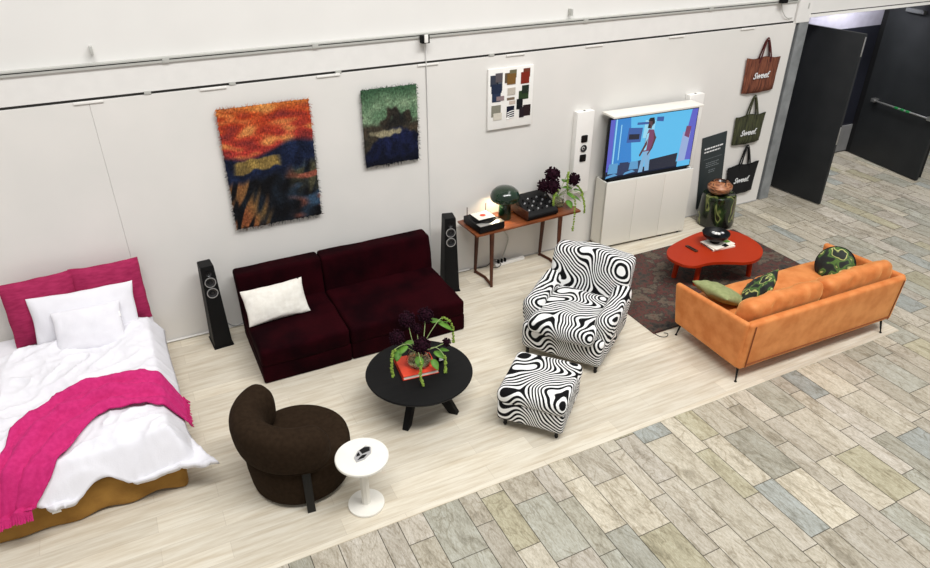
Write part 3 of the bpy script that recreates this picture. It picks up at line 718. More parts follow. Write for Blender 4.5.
# ------------------------------------------------------------------ console and what stands on it
def build_console():
    t = thing('console_table', 'long walnut console table against the wall', 'table', (4.07, -0.27, 0), math.radians(2.5))
    link('tabletop', bx(-.745, .745, -.235, .235, .725, .75, bev=.004), M['walnut'], t)
    for x in (-.52, .46):
        bm = sweep([(x, -.20, .726), (x - .005, -.215, 0.03), (x - .005, -.22, 0.0)], [.03, .019, .018], [.03, .019, .018], 10)
        link('leg', bm, M['walnutd'], t)
        bm = sweep([(x, .14, .726), (x, .19, 0.05), (x, .19, 0.0)], [.03, .02, .02], [.03, .02, .02], 10)
        link('leg', bm, M['walnutd'], t)
        link('foot_bar', sweep([(x, -.215, .018), (x + .03, .0, .018), (x, .19, .018)], .018, .018, 8), M['walnutd'], t)
    Z = .7505
    # record player
    p = thing('record_player', 'low black record player at the left end of the walnut console', 'record player', (3.535, -0.33, Z), math.radians(4))
    link('plinth', bx(-.17, .17, -.19, .19, .012, .095, bev=.008), M['black'], p)
    link('platter', lathe([(0, .095), (.14, .095), (.14, .108), (0, .11)], 40), M['blackm'], p)
    for x, y in ((-.14, -.15), (.14, -.15), (-.14, .15), (.14, .15)): link('foot', lathe([(0, 0), (.02, 0), (.02, .013), (0, .013)], 16), M['blackm'], p, (x, y, 0))
    link('front_plate', bx(-.165, .165, -.19, -.10, .0955, .1, bev=.001), M['steel'], p)
    for x in (-.13, .13): link('rod', sweep([(x, .17, .09), (x, .17, .2)], .005, seg=8), M['walnutd'], p)
    s = thing('record_sleeve', 'framed cream picture sleeve lying on the record player', 'record sleeve', (3.535, -0.30, Z + .111), math.radians(4))
    link('sleeve', bx(-.12, .12, -.11, .11, 0, .012, bev=.002), M['blackm'], s)
    link('printed_face', bx(-.112, .112, -.10, .104, .012, .0135), M['page'], s, smooth=False)
    bm = prism([(.038 * math.cos(a * PI / 8), .034 * math.sin(a * PI / 8)) for a in range(16)], .0135, .0145); link('printed_shape', bm, M['redbk'], s, smooth=False)
    # lamp
    l = thing('mushroom_lamp', 'glossy dark green mushroom table lamp on the walnut console', 'lamp', (3.86, -0.25, Z))
    link('base', lathe([(0, 0), (.078, 0), (.082, .01), (.074, .12), (.07, .25), (.045, .3), (0, .3)], 40), M['lampg'], l)
    prof = [(.0, .41), (.055, .407), (.11, .39), (.155, .352), (.18, .295), (.172, .25), (.15, .232), (.138, .237), (.16, .258), (.168, .292), (.146, .34), (.1, .376), (.045, .393), (0, .396)]
    link('lamp_shade', lathe(prof, 48), M['lampg'], l)
    link('bulb', lathe([(0, .30), (.02, .305), (.028, .33), (.02, .35), (0, .36)], 20), emis('warm_bulb', (255, 214, 160), 6), l)
    pl = bpy.data.lights.new('lamp_light', 'POINT'); pl.energy = 15; pl.color = (1, .78, .52); pl.shadow_soft_size = .03
    lo = bpy.data.objects.new('lamp_light', pl); C.objects.link(lo); lo.parent = l; lo.location = (0, .0, .22 + .012); lo.location = (-.115, .03, .27)
    # amplifier
    a = thing('tube_amplifier', 'black amplifier with a sloping face full of knobs on the walnut console', 'amplifier', (4.27, -0.26, Z), math.radians(4))
    bm = bmesh.new(); pr = [(-.20, .015), (-.20, .06), (-.16, .085), (.06, .20), (.17, .205), (.20, .17), (.20, .015)]
    A = [bm.verts.new((-.225, y, z)) for y, z in pr]; B = [bm.verts.new((.225, y, z)) for y, z in pr]; bm.faces.new(A); bm.faces.new(B)
    for i in range(len(pr)): bm.faces.new((A[i], A[(i + 1) % len(pr)], B[(i + 1) % len(pr)], B[i]))
    bmesh.ops.bevel(bm, geom=bm.edges[:], offset=.006, segments=2, affect='EDGES'); link('housing', bm, M['black'], a)
    for x in (-.2, .2):
        for y in (-.17, .17): link('foot', lathe([(0, 0), (.018, 0), (.018, .018), (0, .018)], 12), M['blackm'], a, (x, y, 0))
    link('side_panel', bx(-.235, -.225, -.20, .19, .02, .13, bev=.003), M['walnutd'], a)
    tl = math.atan2(.115, .22)
    for r_ in range(4):
        for c_ in range(6):
            y = -.13 + r_ * .05; z = .085 + (y + .16) * .115 / .22
            link('knob', lathe([(0, .02), (.009, .02), (.011, .016), (.012, 0), (0, 0)], 12), M['silver'] if (r_ + c_) % 2 == 0 else M['blackm'], a, (-.17 + c_ * .066 + (r_ % 2) * .012, y, z + .001), (tl, 0, 0))
    flowers('flower_vase', 'glass vase of dark purple globes and hanging green tassels on the walnut console', (4.63, -0.22, Z),
        [((-.13, -.08, .31), .10), ((-.21, .0, .31), .085), ((-.08, .02, .42), .105), ((.19, -.06, .34), .085)],
        [[(.06, -.08, .22), (.07, -.26, .2), (.06, -.31, .0), (.05, -.31, -.22)], [(.1, .02, .3), (.14, 0, .42), (.1, -.05, .36), (.1, -.07, .2)], [(.16, -.08, .2), (.22, -.2, .18), (.22, -.28, .08), (.22, -.29, -.02)],
         [(-.05, -.1, .26), (-.1, -.14, .28), (-.16, -.16, .2), (-.16, -.16, .1)], [(.2, 0, .2), (.26, -.04, .24), (.32, -.06, .16), (.34, -.06, .1)]],
        [((.05, -.02, .24), .13, -.6, .3), ((.1, -.06, .18), .12, -1.2, -.1), ((-.06, -.08, .2), .1, 3.6, .2), ((.12, .04, .28), .12, .9, .3), ((.16, -.1, .14), .12, -.5, -.3), ((.08, -.1, .1), .12, -1.6, -.2), ((.2, -.06, .2), .12, -.1, 0), ((0, .05, .25), .1, 1.7, .6)], 9, vr=.10, vh=.15)
    # power strip and cables under the console
    p = thing('power_strip', 'white power strip with plugs at the wall under the console', 'power strip', (4.06, -.07, 0), math.radians(3))
    link('socket_bar', bx(-.22, .22, -.025, .025, 0.001, .04, bev=.006), M['white'], p)
    for x in (-.17, -.12, -.07): link('plug', sweep([(x, 0, .04), (x, 0, .075), (x - .02, -.01, .10)], [.017, .016, .006], seg=10), M['blackm'], p)
    c = link('lamp_cord', sweep(spline([(3.93, -.03, .72), (3.97, -.02, .5), (4.05, -.03, .35), (4.02, -.03, .2), (3.96, -.06, .1), (3.93, -.07, .07)], 10), .009, seg=8), M['railgrey'])
    tag(c, 'grey cord bundle hanging from the console to the power strip', 'cord')
    c = link('black_cord', sweep(spline([(3.87, -.08, .09), (3.8, -.1, .12), (3.77, -.12, .04), (3.85, -.14, .02), (3.9, -.12, .05), (3.8, -.07, .09), (3.74, -.05, .02), (3.6, -.03, .012)], 8), .005, seg=6), M['blackm'])
    tag(c, 'tangled thin black cord at the left end of the power strip', 'cord')
build_console()
c = link('floor_cable', sweep([(-.15, -.025, .02), (1.0, -.03, .02), (2.9, -.025, .02), (3.5, -.025, .02)], .011, seg=8), M['wirewhite'])
tag(c, 'white cable running along the foot of the wall behind the burgundy sofa', 'cord')
c = link('speaker_cord', sweep(spline([(.40, -.09, .35), (.47, -.05, .3), (.5, -.05, .12), (.58, -.04, .03), (.68, -.04, .04)], 8), .005, seg=6), M['greycol'])
tag(c, 'thin grey cord behind the tower speaker next to the bed', 'cord')

# ------------------------------------------------------------------ TV lift cabinet
def build_tv():
    t = thing('media_cabinet', 'tall white media cabinet with its raised lid standing at the wall', 'cabinet', (6.02, -0.20, 0), math.radians(-3.0))
    W, D, H = 1.37, .26, .95; h = W / 2
    bm = bmesh.new(); box(bm, -h, -h + .022, -D / 2, D / 2, .035, H); box(bm, h - .022, h, -D / 2, D / 2, .035, H)
    box(bm, -h, h, D / 2 - .02, D / 2, .035, H); box(bm, -h, h, -D / 2, D / 2, .035, .06); box(bm, -h, h, -D / 2 + .012, -D / 2 + .03, .035, H)
    link('carcass', bm, M['tvwhite'], t, smooth=False)
    dw = W / 3
    for k in range(3): link('door', bx(-h + k * dw + .0015, -h + (k + 1) * dw - .0015, -D / 2 - .006, -D / 2 + .012, .04, H - .001, bev=.0015), M['tvwhite'], t)
    link('slot_lining', bx(-h + .022, h - .022, -D / 2 + .03, D / 2 - .02, .90, .925), M['blackm'], t, smooth=False)
    for x in (-.62, .0, .32, .62): link('foot', lathe([(0, 0), (.018, 0), (.02, .006), (.012, .012), (.012, .037), (0, .037)], 14), M['greycol2'], t, (x, -D / 2 + .035, 0))
    link('lift_column', bx(-.12, .12, .04, .08, .92, 1.79), M['tvwhite'], t, smooth=False)
    link('raised_lid', bx(-h, h, -D / 2, D / 2, 1.785, 1.81, bev=.003), M['offwhite'], t)
    link('lid_bracket', bx(-.14, .14, -.06, .06, 1.765, 1.786, bev=.003), M['blackm'], t)
    tv = thing('television', 'flat television showing a man in a blue living room', 'television', (6.02, -0.20, 0), math.radians(-3.0))
    x0, x1, z0, z1 = -.665, .675, .975, 1.745; yf = -.045
    link('casing', bx(x0 - .012, x1 + .012, yf, yf + .05, z0 - .02, z1 + .012, bev=.004), M['black'], tv)
    link('soundbar', bx(-.62, .6, yf - .045, yf + .03, .926, .975, bev=.006), M['blackm'], tv)
    pal = dict(wall=(92, 188, 236), wall2=(52, 132, 206), purple=(92, 96, 196), pale=(150, 214, 240), dark=(22, 30, 52), sofa=(40, 58, 92), cush=(92, 156, 204), art=(56, 92, 160), shirt=(120, 62, 100), skin=(84, 54, 62), jeans=(128, 176, 214), hair=(24, 20, 30), win=(150, 172, 216), floor=(30, 44, 76))
    mats = {k: emis('screen_' + k, v, 1.0) for k, v in pal.items()}; keys = list(pal)
    polys = [('wall', [(0, 0), (1, 0), (1, 1), (0, 1)]), ('wall2', [(0, 0), (.3, 0), (.22, 1), (0, 1)]), ('purple', [(0, .12), (.05, .12), (.05, 1), (0, 1)]), ('pale', [(.06, .12), (.075, .12), (.075, 1), (.06, 1)]), ('pale', [(.12, .3), (.13, .3), (.13, .9), (.12, .9)]),
      ('purple', [(.86, .12), (1, .1), (1, 1), (.93, 1)]), ('win', [(.84, .1), (.93, .1), (.95, .62), (.86, .62)]), ('shirt', [(.88, .55), (.94, .5), (.95, .7), (.89, .72)]),
      ('art', [(.2, .58), (.36, .56), (.37, .8), (.21, .83)]), ('dark', [(.22, .63), (.34, .61), (.34, .7), (.22, .72)]), ('pale', [(.38, .62), (.5, .6), (.51, .9), (.39, .92)]), ('art', [(.3, .86), (.5, .84), (.5, .88), (.3, .9)]), ('art', [(.52, .88), (.6, .86), (.6, .94), (.52, .95)]),
      ('dark', [(.0, 0), (.84, 0), (.84, .1), (.0, .12)]), ('sofa', [(.02, .03), (.42, .03), (.42, .24), (.02, .2)]), ('dark', [(.46, .04), (.82, .04), (.83, .26), (.5, .22)]), ('cush', [(.02, .08), (.13, .07), (.13, .25), (.03, .25)]), ('sofa', [(.14, .09), (.25, .08), (.25, .24), (.15, .25)]), ('cush', [(.26, .1), (.37, .09), (.36, .23), (.27, .24)]), ('cush', [(.0, .0), (.14, .03), (.1, .07), (.01, .04)]), ('cush', [(.2, .02), (.34, .05), (.3, .09), (.22, .06)]),
      ('jeans', [(.375, .02), (.425, .02), (.435, .25), (.45, .03), (.5, .03), (.49, .4), (.41, .4)]), ('shirt', [(.405, .38), (.495, .38), (.535, .6), (.5, .74), (.44, .76), (.42, .66)]), ('pale', [(.41, .4), (.44, .4), (.45, .7), (.425, .68)]), ('skin', [(.50, .7), (.54, .6), (.51, .42), (.46, .3), (.455, .33), (.495, .44), (.515, .58)]), ('skin', [(.36, .33), (.375, .3), (.44, .5), (.44, .6)]),
      ('skin', [(.425, .78), (.47, .76), (.475, .9), (.43, .91)]), ('hair', [(.42, .9), (.435, .95), (.485, .95), (.5, .87), (.475, .8), (.47, .89)]), ('hair', [(.423, .79), (.45, .77), (.455, .83), (.43, .84)])]
    bm = bmesh.new()
    for k, (mn, P) in enumerate(polys):
        f = bm.faces.new([bm.verts.new((x0 + u * (x1 - x0), yf - .0012 - k * .00012, z0 + v * (z1 - z0))) for u, v in P]); f.material_index = keys.index(mn)
    me = bpy.data.meshes.new('screen'); bm.to_mesh(me); bm.free(); link('screen', me, [mats[k] for k in keys], tv, smooth=False)
    def wallspeaker(label, x):
        s = thing('wall_speaker', label, 'speaker', (x, -.045, 0), 0, 'white wall speakers')
        link('cabinet', bx(-.125, .125, -.045, .044, .80, 1.86, bev=.006), M['white'], s)
        for z in (1.52, 1.27): link('driver', bx(-.045, .045, -.052, -.044, z - .045, z + .045, bev=.012), M['black'], s)
        b2 = bmesh.new(); driver(b2, 0, 0, 0, .05); link('driver', b2, M['cone'], s, (0, -.047, 1.395))
        link('light_dot', lathe([(0, 0), (.014, 0), (.014, .004), (0, .004)], 12), M['blackm'], s, (0, 0, 1.86))
    wallspeaker('tall white wall speaker left of the television', 5.06); wallspeaker('tall white wall speaker mostly hidden behind the right side of the television', 6.83)
build_tv()

# ------------------------------------------------------------------ orange sofa
def build_orange():
    t = thing('orange_sofa', 'orange velvet sofa on thin black legs seen from behind', 'sofa', (5.93, -2.76, 0), math.radians(-1.3))
    O = M['orange']; hw = 1.10
    link('seat_base', rbox(2 * hw - .1, .93, .13, .03, 12, lambda c: rough(c, .003, 5)), O, t, (0, .01, .225))
    # side panels: polygon in y-z
    for s in (-1, 1):
        def sp(c, s=s):
            fy = c.y / .98 + .5; fz = c.z / .5 + .5
            zt = .695 - .07 * fy; z = .148 + fz * (zt - .148)
            y0_ = -.48 - .025 * fz; y1_ = .445 + .06 * fz
            x_ = c.x + s * (hw - .035) + s * fz * .025
            return rough((x_, y0_ + fy * (y1_ - y0_), z), .003, 4, 2)
        bm = rbox(.07, .98, .5, .034, 14, sp, nz=8)
        link('side_panel', bm, O, t)
    def bk(c):
        c = rough(c, .003, 4, 3); c.y -= (c.z + .25) * .05; return c
    link('back_panel', rbox(2 * hw - .015, .09, .54, .035, 14, bk), O, t, (0, -.463, .418))
    link('piping', sweep([(-hw + .075, -.518, .205), (hw - .075, -.518, .205)], .006, seg=6), M['piping'], t)
    for s in (-1, 1): link('piping', sweep([(s * (hw - .075), -.515, .17), (s * (hw - .065), -.542, .665)], .006, seg=6), M['piping'], t)
    for s in (-1, 1):
        def st(c):
            c = rough(c, .008, 4, 5 + s); c.z += .02 * math.cos(c.x * 2.8) * math.cos(c.y * 3) * (1 if c.z > 0 else 0); return c
        link('seat_cushion', rbox(1.035, .84, .15, .06, 10, st), O, t, (s * .52, .08, .355))
        def bc(c):
            f = math.cos(c.x / 1.03 * PI) ; c = rough(c, .016, 4.5, 8 + s); c.y += (c.z) * -.28; c.z += .02 * f * (1 if c.z > .1 else 0); c.y = c.y * (1 - .55 * max(0, c.z)) 
            if c.z > .1: c.y += 0.012 * math.sin(c.x * 30 + 4 * noise.noise(c * 6))
            return c
        link('back_cushion', rbox(1.03, .21, .43, .085, 20, bc, nz=8), O, t, (s * .517, -.30, .60))
    for x, y in ((-1.05, .38), (-1.06, -.46), (.97, .38), (.97, -.48)):
        sx = math.copysign(.02, x); sy = math.copysign(.03, y)
        l = link('leg', sweep([(x, y, .165), (x + sx, y + sy, 0.006)], [.014, .007], seg=10), M['black'], t)
        link('foot_cap', lathe([(0, 0), (.014, 0), (.014, .008), (0, .008)], 12), M['black'], l, (x + sx, y + sy, 0))
    pillow('square_cushion', 'sage green linen cushion in the left corner of the orange sofa', .46, .46, .15, M['sage'], (5.40, -2.50, .45), 26, 96, 0, 7)
    pillow('square_cushion', 'leaf-printed rectangular cushion on the orange sofa beside the sage one', .48, .40, .14, M['leafpr'], (5.44, -2.60, .47), 48, 215, 0, 8)
    o = link('round_cushion', lathe([(0, -.07), (.09, -.072), (.155, -.06), (.195, -.03), (.205, 0), (.195, .03), (.155, .06), (.09, .072), (0, .07)], 40), M['leafpr'], None, (6.75, -2.66, .575), (math.radians(62), 0, math.radians(-72)))
    tag(o, 'round dark leaf-printed cushion at the right end of the orange sofa', 'pillow')
    link('piping', sweep([(.206 * math.cos(a * PI / 20), .206 * math.sin(a * PI / 20), 0) for a in range(41)], .007, seg=6), M['blackm'], o)
build_orange()

# ------------------------------------------------------------------ rug, red table
def build_red():
    bm = bmesh.new(); nx, ny = 60, 40; g = []
    x0, x1, y0, y1 = 4.66, 7.40, -2.21, -.63
    rug = link('rug', bx(x0, x1, y0, y1, .0005, .010, bev=.002), M['rug']); rug.location = (0, 0, 0)
    tag(rug, 'worn dark red and grey patterned rug under the red table', 'rug')
    bm = bmesh.new(); sweep([(4.68, -2.2, .011), (6.0, -2.205, .011), (7.39, -2.2, .011)], .004, seg=5, bm=bm)
    link('bound_edge', bm, M['blackm'], rug)
    c = link('loose_thread', sweep(spline([(4.67, -2.215, .006), (4.69, -2.28, .004), (4.75, -2.31, .004), (4.8, -2.27, .004), (4.77, -2.24, .004)], 6), .004, seg=5), M['blackm'], rug)
    t = thing('red_table', 'red lacquered kidney-shaped coffee table on the rug', 'coffee table', (6.12, -1.48, 0.0105))
    pts = [(5.480, -1.50), (5.50, -1.37), (5.60, -1.25), (5.754, -1.17), (6.013, -1.10), (6.30, -1.05), (6.54, -1.08), (6.70, -1.2), (6.765, -1.42), (6.70, -1.69), (6.56, -1.85), (6.374, -1.93), (6.216, -1.92), (6.09, -1.85), (5.947, -1.775), (5.80, -1.73), (5.65, -1.725), (5.533, -1.67)]
    P = [(p.x - 6.12, p.y + 1.48) for p in spline([(x, y, 0) for x, y in pts], 5, True)]
    link('tabletop', prism(P, .335, .37, .008), M['redlac'], t)
    for x, y in ((5.70, -1.33), (5.80, -1.60), (6.56, -1.72), (6.5, -1.25)):
        x -= 6.12; y += 1.48; k = 0.06
        link('leg', sweep([(x * .94, y * .94, .336), (x, y, 0)], [.036, .03], seg=16), M['redlac'], t)
    Z = .3815
    s = []
    for k, (dz, m, a, lab) in enumerate(((0, 'page', -6, 'white book at the bottom of the pair on the red table'), (.024, 'page', 4, 'thin cream magazine directly under the black bowl on the red table'))):
        b = thing('book', lab, 'book', (6.24, -1.43, Z + dz), math.radians(a), 'books on the red table'); th = .023 if k == 0 else .012
        link('cover', bx(-.165, .165, -.125, .125, 0, th, bev=.002), M[m], b)
        if k == 1:
            link('printed_patch', prism([(.08, -.06), (.15, -.07), (.16, .0), (.1, .05), (.06, 0)], th, th + .001), M['leaf'], b, smooth=False)
            link('printed_patch', prism([(-.02, -.13), (.05, -.13), (.06, -.06), (-.03, -.08)], th, th + .001), M['blackm'], b, smooth=False)
        else: link('spine_band', bx(-.1665, -.164, -.12, .12, .004, .018), M['greycol2'], b, smooth=False)
    b = thing('footed_bowl', 'black footed bowl on the books on the red table', 'bowl', (6.21, -1.40, Z + .0365))
    link('bowl', lathe([(0, 0), (.06, 0), (.062, .008), (.04, .02), (.045, .03), (.10, .045), (.15, .085), (.168, .13), (.162, .13), (.14, .09), (.09, .058), (0, .046)], 40), M['black'], b)
    random.seed(4)
    for k in range(7):
        a = k * .9; r = .02 + .05 * random.random(); bm = bmesh.new(); bmesh.ops.create_icosphere(bm, subdivisions=2, radius=.022)
        for v in bm.verts: v.co = Vector((v.co.x * 1.3, v.co.y, v.co.z * .7)) + noise.noise_vector(v.co * 60) * .004
        o = link('wrapped_sweet', bm, M['white'] if k % 3 else M['silver'], None, (6.24 + r * math.cos(a), -1.38 + r * math.sin(a), Z + .0365 + .085 + .006 * k), (0, 0, a))
        tag(o, 'small pale wrapped sweet in the black footed bowl', 'sweet', 'sweets in the black bowl')
    r = thing('remote_control', 'slim dark remote control lying left of the books on the red table', 'remote control', (5.875, -1.37, Z), math.radians(92))
    link('body', bx(-.09, .09, -.022, .022, 0, .016, bev=.005), M['walnutd'], r); link('buttons', bx(-.07, .05, -.012, .012, .016, .018, bev=.001), M['blackm'], r)
    # drum stool and the marbled piece on it
    d = link('drum_stool', lathe([(0, 0), (.228, 0), (.254, .02), (.258, .06), (.238, .40), (.226, .45), (.20, .47), (0, .472)], 56), M['camo'], None, (7.32, -.335, 0.0))
    tag(d, 'glossy green and black marbled drum stool in front of the charcoal board', 'stool')
    bm = lathe([(0, 0), (.07, .0), (.13, .03), (.165, .08), (.165, .12), (.12, .17), (.08, .185), (.09, .165), (.07, .14), (0, .13)], 40)
    for v in bm.verts: v.co.x *= 1.1; v.co.z += .02 * v.co.x
    o = link('marbled_pot', bm, M['copper'], None, (7.28, -.35, .473), (0, 0.0, .3)); tag(o, 'squat copper-coloured marbled pot on the green drum stool', 'pot')
build_red()

# ------------------------------------------------------------------ board, bags
def build_board():
    W, H = .445, 1.10; lean = math.atan2(.19, 1.22)
    t = thing('display_board', 'charcoal board with white printing hanging slightly askew on the wall behind the drum stool', 'sign', (7.475, -.003, 0.12), (0, math.radians(-6), 0))
    link('board', bx(-W / 2, W / 2, -.012, .0, 0, H, bev=.002), M['poster'], t)
    bm = bmesh.new(); bm2 = bmesh.new()
    random.seed(8)
    def line(b, z, x0, x1, h, words):
        x = x0
        while x < x1 - .01:
            L = random.uniform(.02, .06); box(b, x, min(x + L, x1), -.0135, -.012, z, z + h); x += L + words
    line(bm, H - .19, -.17, .17, .022, .01); line(bm, H - .24, -.17, .12, .02, .01)
    box(bm2, -.17, .16, -.0135, -.012, H - .34, H - .336)
    for k in range(3): line(bm2, H - .41 - k * .03, -.12, .12 - .02 * (k % 2), .01, .008)
    for k in range(2): line(bm2, H - .53 - k * .03, -.06, .06, .01, .008)
    text_o = link('printed_lines', bm, M['ink'], t, smooth=False); link('small_print', bm2, M['inkg'], t, smooth=False)
build_board()
def bag(label, x, z0, z1, zh, w0, w1, m, seed, wordz, tilt=0):
    """x centre; body from z0 to z1, handle top at zh"""
    t = thing('tote_bag', label, 'tote bag', (x, -.012, z0), 0, 'tote bags on the wall')
    H = z1 - z0; bm = bmesh.new(); n = 18; g = {}
    for s in (1, -1):
        for i in range(n + 1):
            for j in range(n + 1):
                u = i / n * 2 - 1; v = j / n
                if (i in (0, n) or j == 0) and s < 0: g[(i, j, s)] = g[(i, j, 1)]; continue
                hw = (w0 + (w1 - w0) * v ** 2) / 2
                y = -.015 - (.055 if s > 0 else .0) * (max(0, 1 - u ** 4) ** .6) * (min(1, v * 5) ** .5) * (1 - .45 * v)
                if s < 0: y = -.004
                y += (-.006 * math.sin(u * 9 + seed) * (1 - v) if s > 0 else 0)
                zz = v * H + .012 * math.sin(u * 5 + seed) * v - .02 * (1 - u * u) * (1 - v) + tilt * u * (1 if v > .5 else 0) * (v - .5)
                g[(i, j, s)] = bm.verts.new((u * hw, y, zz))
        for i in range(n):
            for j in range(n):
                q = list(dict.fromkeys([g[(i, j, s)], g[(i + 1, j, s)], g[(i + 1, j + 1, s)], g[(i, j + 1, s)]]))
                if len(q) > 2:
                    try: bm.faces.new(q)
                    except ValueError: pass
    link('body', bm, M[m], t)
    hh = zh - z0
    for dy in (-.05, -.014):
        p = spline([(-.10, dy, H - .06), (-.085, dy, H + .03), (-.03, dy * .5 - .006, hh - .05), (0, -.022, hh), (.03, dy * .5 - .006, hh - .05), (.085, dy, H + .03), (.10, dy, H - .06)], 6)
        link('handle', sweep(p, .003, .017, 8, up=Vector((0, 1, 0))) if False else sweep(p, .016, .0035, 8, up=Vector((0, 1, 0))), M[m] if m != 'bagbrown' else M['bagred'], t)
    hk = link('wall_hook', bx(-.008, .008, -.04, .008, hh - .016, hh - .004, bev=.002), M['steel'], t)
    text('lettering', 'Sweef.', .115, M['ink'], t, Matrix.Translation((-.05, -.076, wordz)) @ Matrix.Rotation(math.radians(90), 4, 'X'), .35, bold=.02)
bag('rust brown corduroy tote bag, topmost of the three on the wall', 7.99, 1.75, 2.21, 2.46, .60, .64, 'bagbrown', 1, .20, -.02)
bag('olive green corduroy tote bag, middle of the three on the wall', 7.97, 1.01, 1.42, 1.69, .54, .58, 'baggreen', 2, .14)
bag('black canvas tote bag, lowest of the three on the wall', 8.03, .22, .67, .96, .56, .62, 'bagblack', 3, .2)

# ------------------------------------------------------------------ wall art
def clampf(v): return max(0, min(1, v))
def mixc(a, b, t): return tuple(a[i] + (b[i] - a[i]) * clampf(t) for i in range(3))
def tufted(name, label, x, z, w_, h_, colf, lean, seed):
    random.seed(seed); t = thing(name, label, 'wall hanging', (x, -.03, z))
    nx, nz = int(w_ * 110), int(h_ * 110); bm = bmesh.new(); g = []; cols = []
    for j in range(nz + 1):
        row = []
        for i in range(nx + 1):
            u, v = i / nx, j / nz; q = Vector((u * w_ * 70, v * h_ * 26, seed)); d = noise.noise(q) * .006 + random.uniform(-.004, .004)
            e = (i in (0, nx) or j in (0, nz))
            px = (u - .5) * w_ + (random.uniform(-.006, .006) if e else 0); pz = v * h_ + (random.uniform(-.008, .008) if e else 0)
            row.append(bm.verts.new((px, -.012 - d - .008 * (not e), pz)))
            c = colf(u, v); k = 1 + .35 * noise.noise(Vector((u * w_ * 130, v * h_ * 34, seed + 5))) + random.uniform(-.12, .12)
            cols.append(lin(tuple(max(0, min(255, ch * k)) for ch in c)))
        g.append(row)
    for j in range(nz):
        for i in range(nx): bm.faces.new((g[j][i], g[j][i + 1], g[j + 1][i + 1], g[j + 1][i]))
    me = bpy.data.meshes.new('pile'); bm.to_mesh(me); bm.free(); colattr(me, cols); o = link('pile', me, M['art'], t)
    link('backing', bx(-w_ / 2 + .01, w_ / 2 - .01, -.006, .028, .01, h_ - .01), M['blackm'], t, smooth=False)
    bm = bmesh.new(); cols = []
    for k in range(int((w_ + h_) * 2 * 90)):
        s = random.random() * 2 * (w_ + h_)
        if s < w_: u, v, dx, dz = s / w_, 0, 0, -1
        elif s < 2 * w_: u, v, dx, dz = (s - w_) / w_, 1, .0, .45
        elif s < 2 * w_ + h_: u, v, dx, dz = 0, (s - 2 * w_) / h_, -.5, -.2
        else: u, v, dx, dz = 1, (s - 2 * w_ - h_) / h_, .5, -.2
        p = Vector(((u - .5) * w_, -.012 - random.random() * .01, v * h_)); L = random.uniform(.01, .035)
        e = p + Vector((dx + random.uniform(-.4, .4), random.uniform(-.2, .1), dz + random.uniform(-.3, .1))).normalized() * L
        n0 = len(bm.verts); sweep([p, e], [.0025, .001], seg=3, bm=bm); c = lin(colf(u, v)); cols += [c] * (len(bm.verts) - n0)
    me = bpy.data.meshes.new('fringe'); bm.to_mesh(me); bm.free(); colattr(me, cols); link('fringe', me, M['art'], t)
def sunset(u, v):
    n = noise.noise(Vector((u * 3, v * 4, 3))); n2 = noise.noise(Vector((u * 9, v * 7, 8))); n3 = noise.noise(Vector((u * 5, v * 16, 2)))
    vv = v + .03 * math.sin(u * 6) + .05 * n - .05 * u + .02
    c = mixc((168, 52, 52), (172, 62, 28), (vv - .6) * 3); c = mixc(c, (206, 132, 74), n3 * 2.2 + .1); c = mixc(c, (122, 44, 42), -n3 * 1.6)
    c = mixc(c, (196, 130, 60), (v - .93) * 9)
    sea = mixc((28, 38, 66), (16, 22, 40), .5 + n2 * 1.4); c = mixc(sea, c, (vv - .62) * 22)
    gold = mixc((150, 124, 66), (110, 92, 54), .5 + n2); m_ = 1 - max(abs(u - .34 + .1 * n) / .26, abs(v - .53 - .05 * (u - .3) + .03 * n2) / .055); c = mixc(c, gold, m_ * 4)
    vv2 = v + .12 * (0.5 - u) + .05 * n2
    low = mixc((13, 13, 16), (24, 30, 38), .4 + n2 * 1.5)
    st = noise.noise(Vector((u * 16 - v * 8, v * 4, 2))); low = mixc(low, mixc((122, 104, 62), (128, 72, 44), .5 + n), (.42 - u + .3 * (.3 - v)) * 5 * max(0, .25 + st * 2.2))
    low = mixc(low, (72, 70, 52), (u - .62) * 4 * max(0, v - .14) * 5 * max(0, .4 + st * 2))
    low = mixc(low, (140, 78, 62), (u - .6) * 6 * max(0, noise.noise(Vector((u * 4, v * 14, 4))) * 2.5)); low = mixc(low, (54, 76, 98), (u - .6) * 6 * max(0, noise.noise(Vector((u * 4, v * 12, 14))) * 2))
    c = mixc(low, c, (vv2 - .40) * 14)
    return c
def meadow(u, v):
    n = noise.noise(Vector((u * 3.5, v * 4, 1))); n2 = noise.noise(Vector((u * 8, v * 8, 6)))
    sky = mixc((88, 116, 88), (126, 148, 118), .5 + n + n2 * .6); sky = mixc(sky, (52, 82, 58), (v - .8) * 5)
    land = mixc((72, 60, 48), (44, 44, 38), .5 + n2); c = mixc(land, sky, (v - .52 + .06 * n2) * 14)
    tree = mixc((26, 26, 26), (52, 46, 38), .5 + n2); e = 1 - math.hypot((u - .55 + .2 * n) / .26, (v - .56) / .20) + n2 * .8; c = mixc(c, tree, e * 4)
    hill = .50 - .9 * (u - .6) ** 2 + .06 * n2; c = mixc(c, mixc((26, 32, 66), (14, 18, 36), .5 + n2 + (.3 - v)), (hill - v) * 20)
    pale = 1 - math.hypot((u - .42) / .34, (v - .44 + .05 * n) / .045) + n2; c = mixc(c, (150, 142, 114), pale * 2.0)
    c = mixc(c, (12, 15, 30), (.12 - v) * 14)
    return c
tufted('tufted_wall_hanging', 'large shaggy wall hanging with red-orange sky over dark blue and black', 1.238, 1.16, .90, 1.255, sunset, 0, 3)
tufted('tufted_wall_hanging', 'smaller shaggy wall hanging in green and dark blue above the burgundy sofa', 2.543, 1.60, .62, .83, meadow, 0, 7)
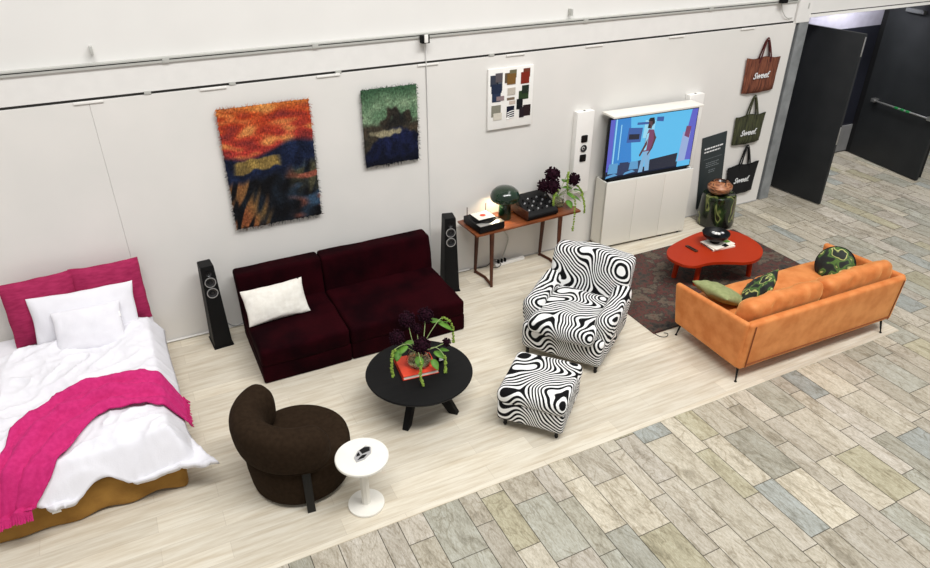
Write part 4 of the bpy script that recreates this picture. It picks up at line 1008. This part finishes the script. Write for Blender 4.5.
def build_swatches():
    t = thing('swatch_board', 'white board with nine clusters of fabric swatches above the console', 'sample board', (4.02, -.012, 1.795))
    link('board', bx(-.295, .295, -.02, .01, 0, .69, bev=.003), M['white'], t)
    S = [(-.22, .50, .10, .12, (58, 62, 74)), (-.16, .54, .09, .10, (90, 84, 88)), (-.19, .42, .13, .10, (34, 44, 66)), (-.15, .44, .07, .12, (84, 92, 100)), (-.19, .32, .11, .10, (40, 52, 76)), (-.14, .33, .10, .05, (140, 122, 124)),
         (-.04, .52, .09, .11, (98, 84, 66)), (.02, .57, .09, .09, (110, 104, 78)), (.0, .50, .11, .12, (120, 88, 44)),
         (.20, .56, .09, .10, (110, 56, 40)), (.18, .49, .11, .13, (124, 40, 26)), (.005, .38, .10, .08, (190, 182, 170)), (.0, .32, .10, .03, (120, 104, 88)), (.02, .27, .08, .04, (196, 180, 168)),
         (.19, .38, .09, .09, (34, 44, 34)), (.17, .31, .13, .10, (44, 62, 36)), (-.19, .15, .12, .13, (132, 130, 116)), (-.17, .11, .11, .08, (206, 200, 186)),
         (.0, .12, .10, .13, (24, 26, 44)), (.12, .20, .08, .12, (18, 20, 24)), (.15, .10, .06, .12, (36, 26, 32)), (.22, .11, .10, .13, (40, 26, 28))]
    for k, (x, z, w_, h_, c) in enumerate(S):
        b = bx(x - w_ / 2, x + w_ / 2, -.0225 - (k % 3) * .002, -.0205, z, z + h_); me = bpy.data.meshes.new('swatch'); b.to_mesh(me); b.free()
        colattr(me, [lin(c)] * len(me.vertices)); link('fabric_swatch', me, M['swatch'], t, smooth=False)
    bm = bmesh.new()
    for k in range(4): sweep([(-.045, -.024, .10 + k * .025), (0, -.024, .115 + k * .025), (.045, -.024, .10 + k * .025 + .02)], .005, seg=5, bm=bm)
    link('striped_swatch', bm, M['white'], t)
build_swatches()

# ------------------------------------------------------------------ small wall fittings
d = thing('wall_sensor', 'small white and black sensor on the upper rail with a white cable', 'sensor', (2.96, -.03, 2.87))
link('housing', bx(-.045, .045, -.05, .01, -.03, .05, bev=.006), M['blackm'], d); link('cover', bx(-.02, .02, -.07, -.05, -.02, .06, bev=.006), M['white'], d)
c = link('wall_cable', sweep([(2.985, -.012, 2.84), (2.985, -.012, 2.6), (2.985, -.01, 1.2), (2.985, -.01, .01)], .006, seg=8), M['wirewhite']); tag(c, 'thin white cable running down the wall joint from the sensor', 'cord')
d = thing('wall_camera', 'small black device on the wall above the topmost tote bag', 'sensor', (8.10, -.03, 2.93))
link('housing', bx(-.05, .05, -.06, .01, -.03, .06, bev=.01), M['blackm'], d)
link('cord', sweep(spline([(.02, .02, -.03), (.05, .01, -.12), (.12, .01, -.2), (.2, .02, -.24), (.3, .03, -.24)], 6), .005, seg=6), M['railgrey'], d)
for x, z, lab in ((-.125, 3.04, 'small white hook high on the wall above the bed'), (4.80, 3.01, 'tiny metal hook high on the wall above the console'), (8.66, 2.83, 'small metal hook on the white column beside the doorway')):
    h_ = link('wall_hook', bx(x - .012, x + .012, -.01, .061 if x < 8 else -.01 + .001, z - .04, z + .03, bev=.003), M['railgrey'])
    if x > 8: h_.location = (0, -.002, 0)
    tag(h_, lab, 'hook')
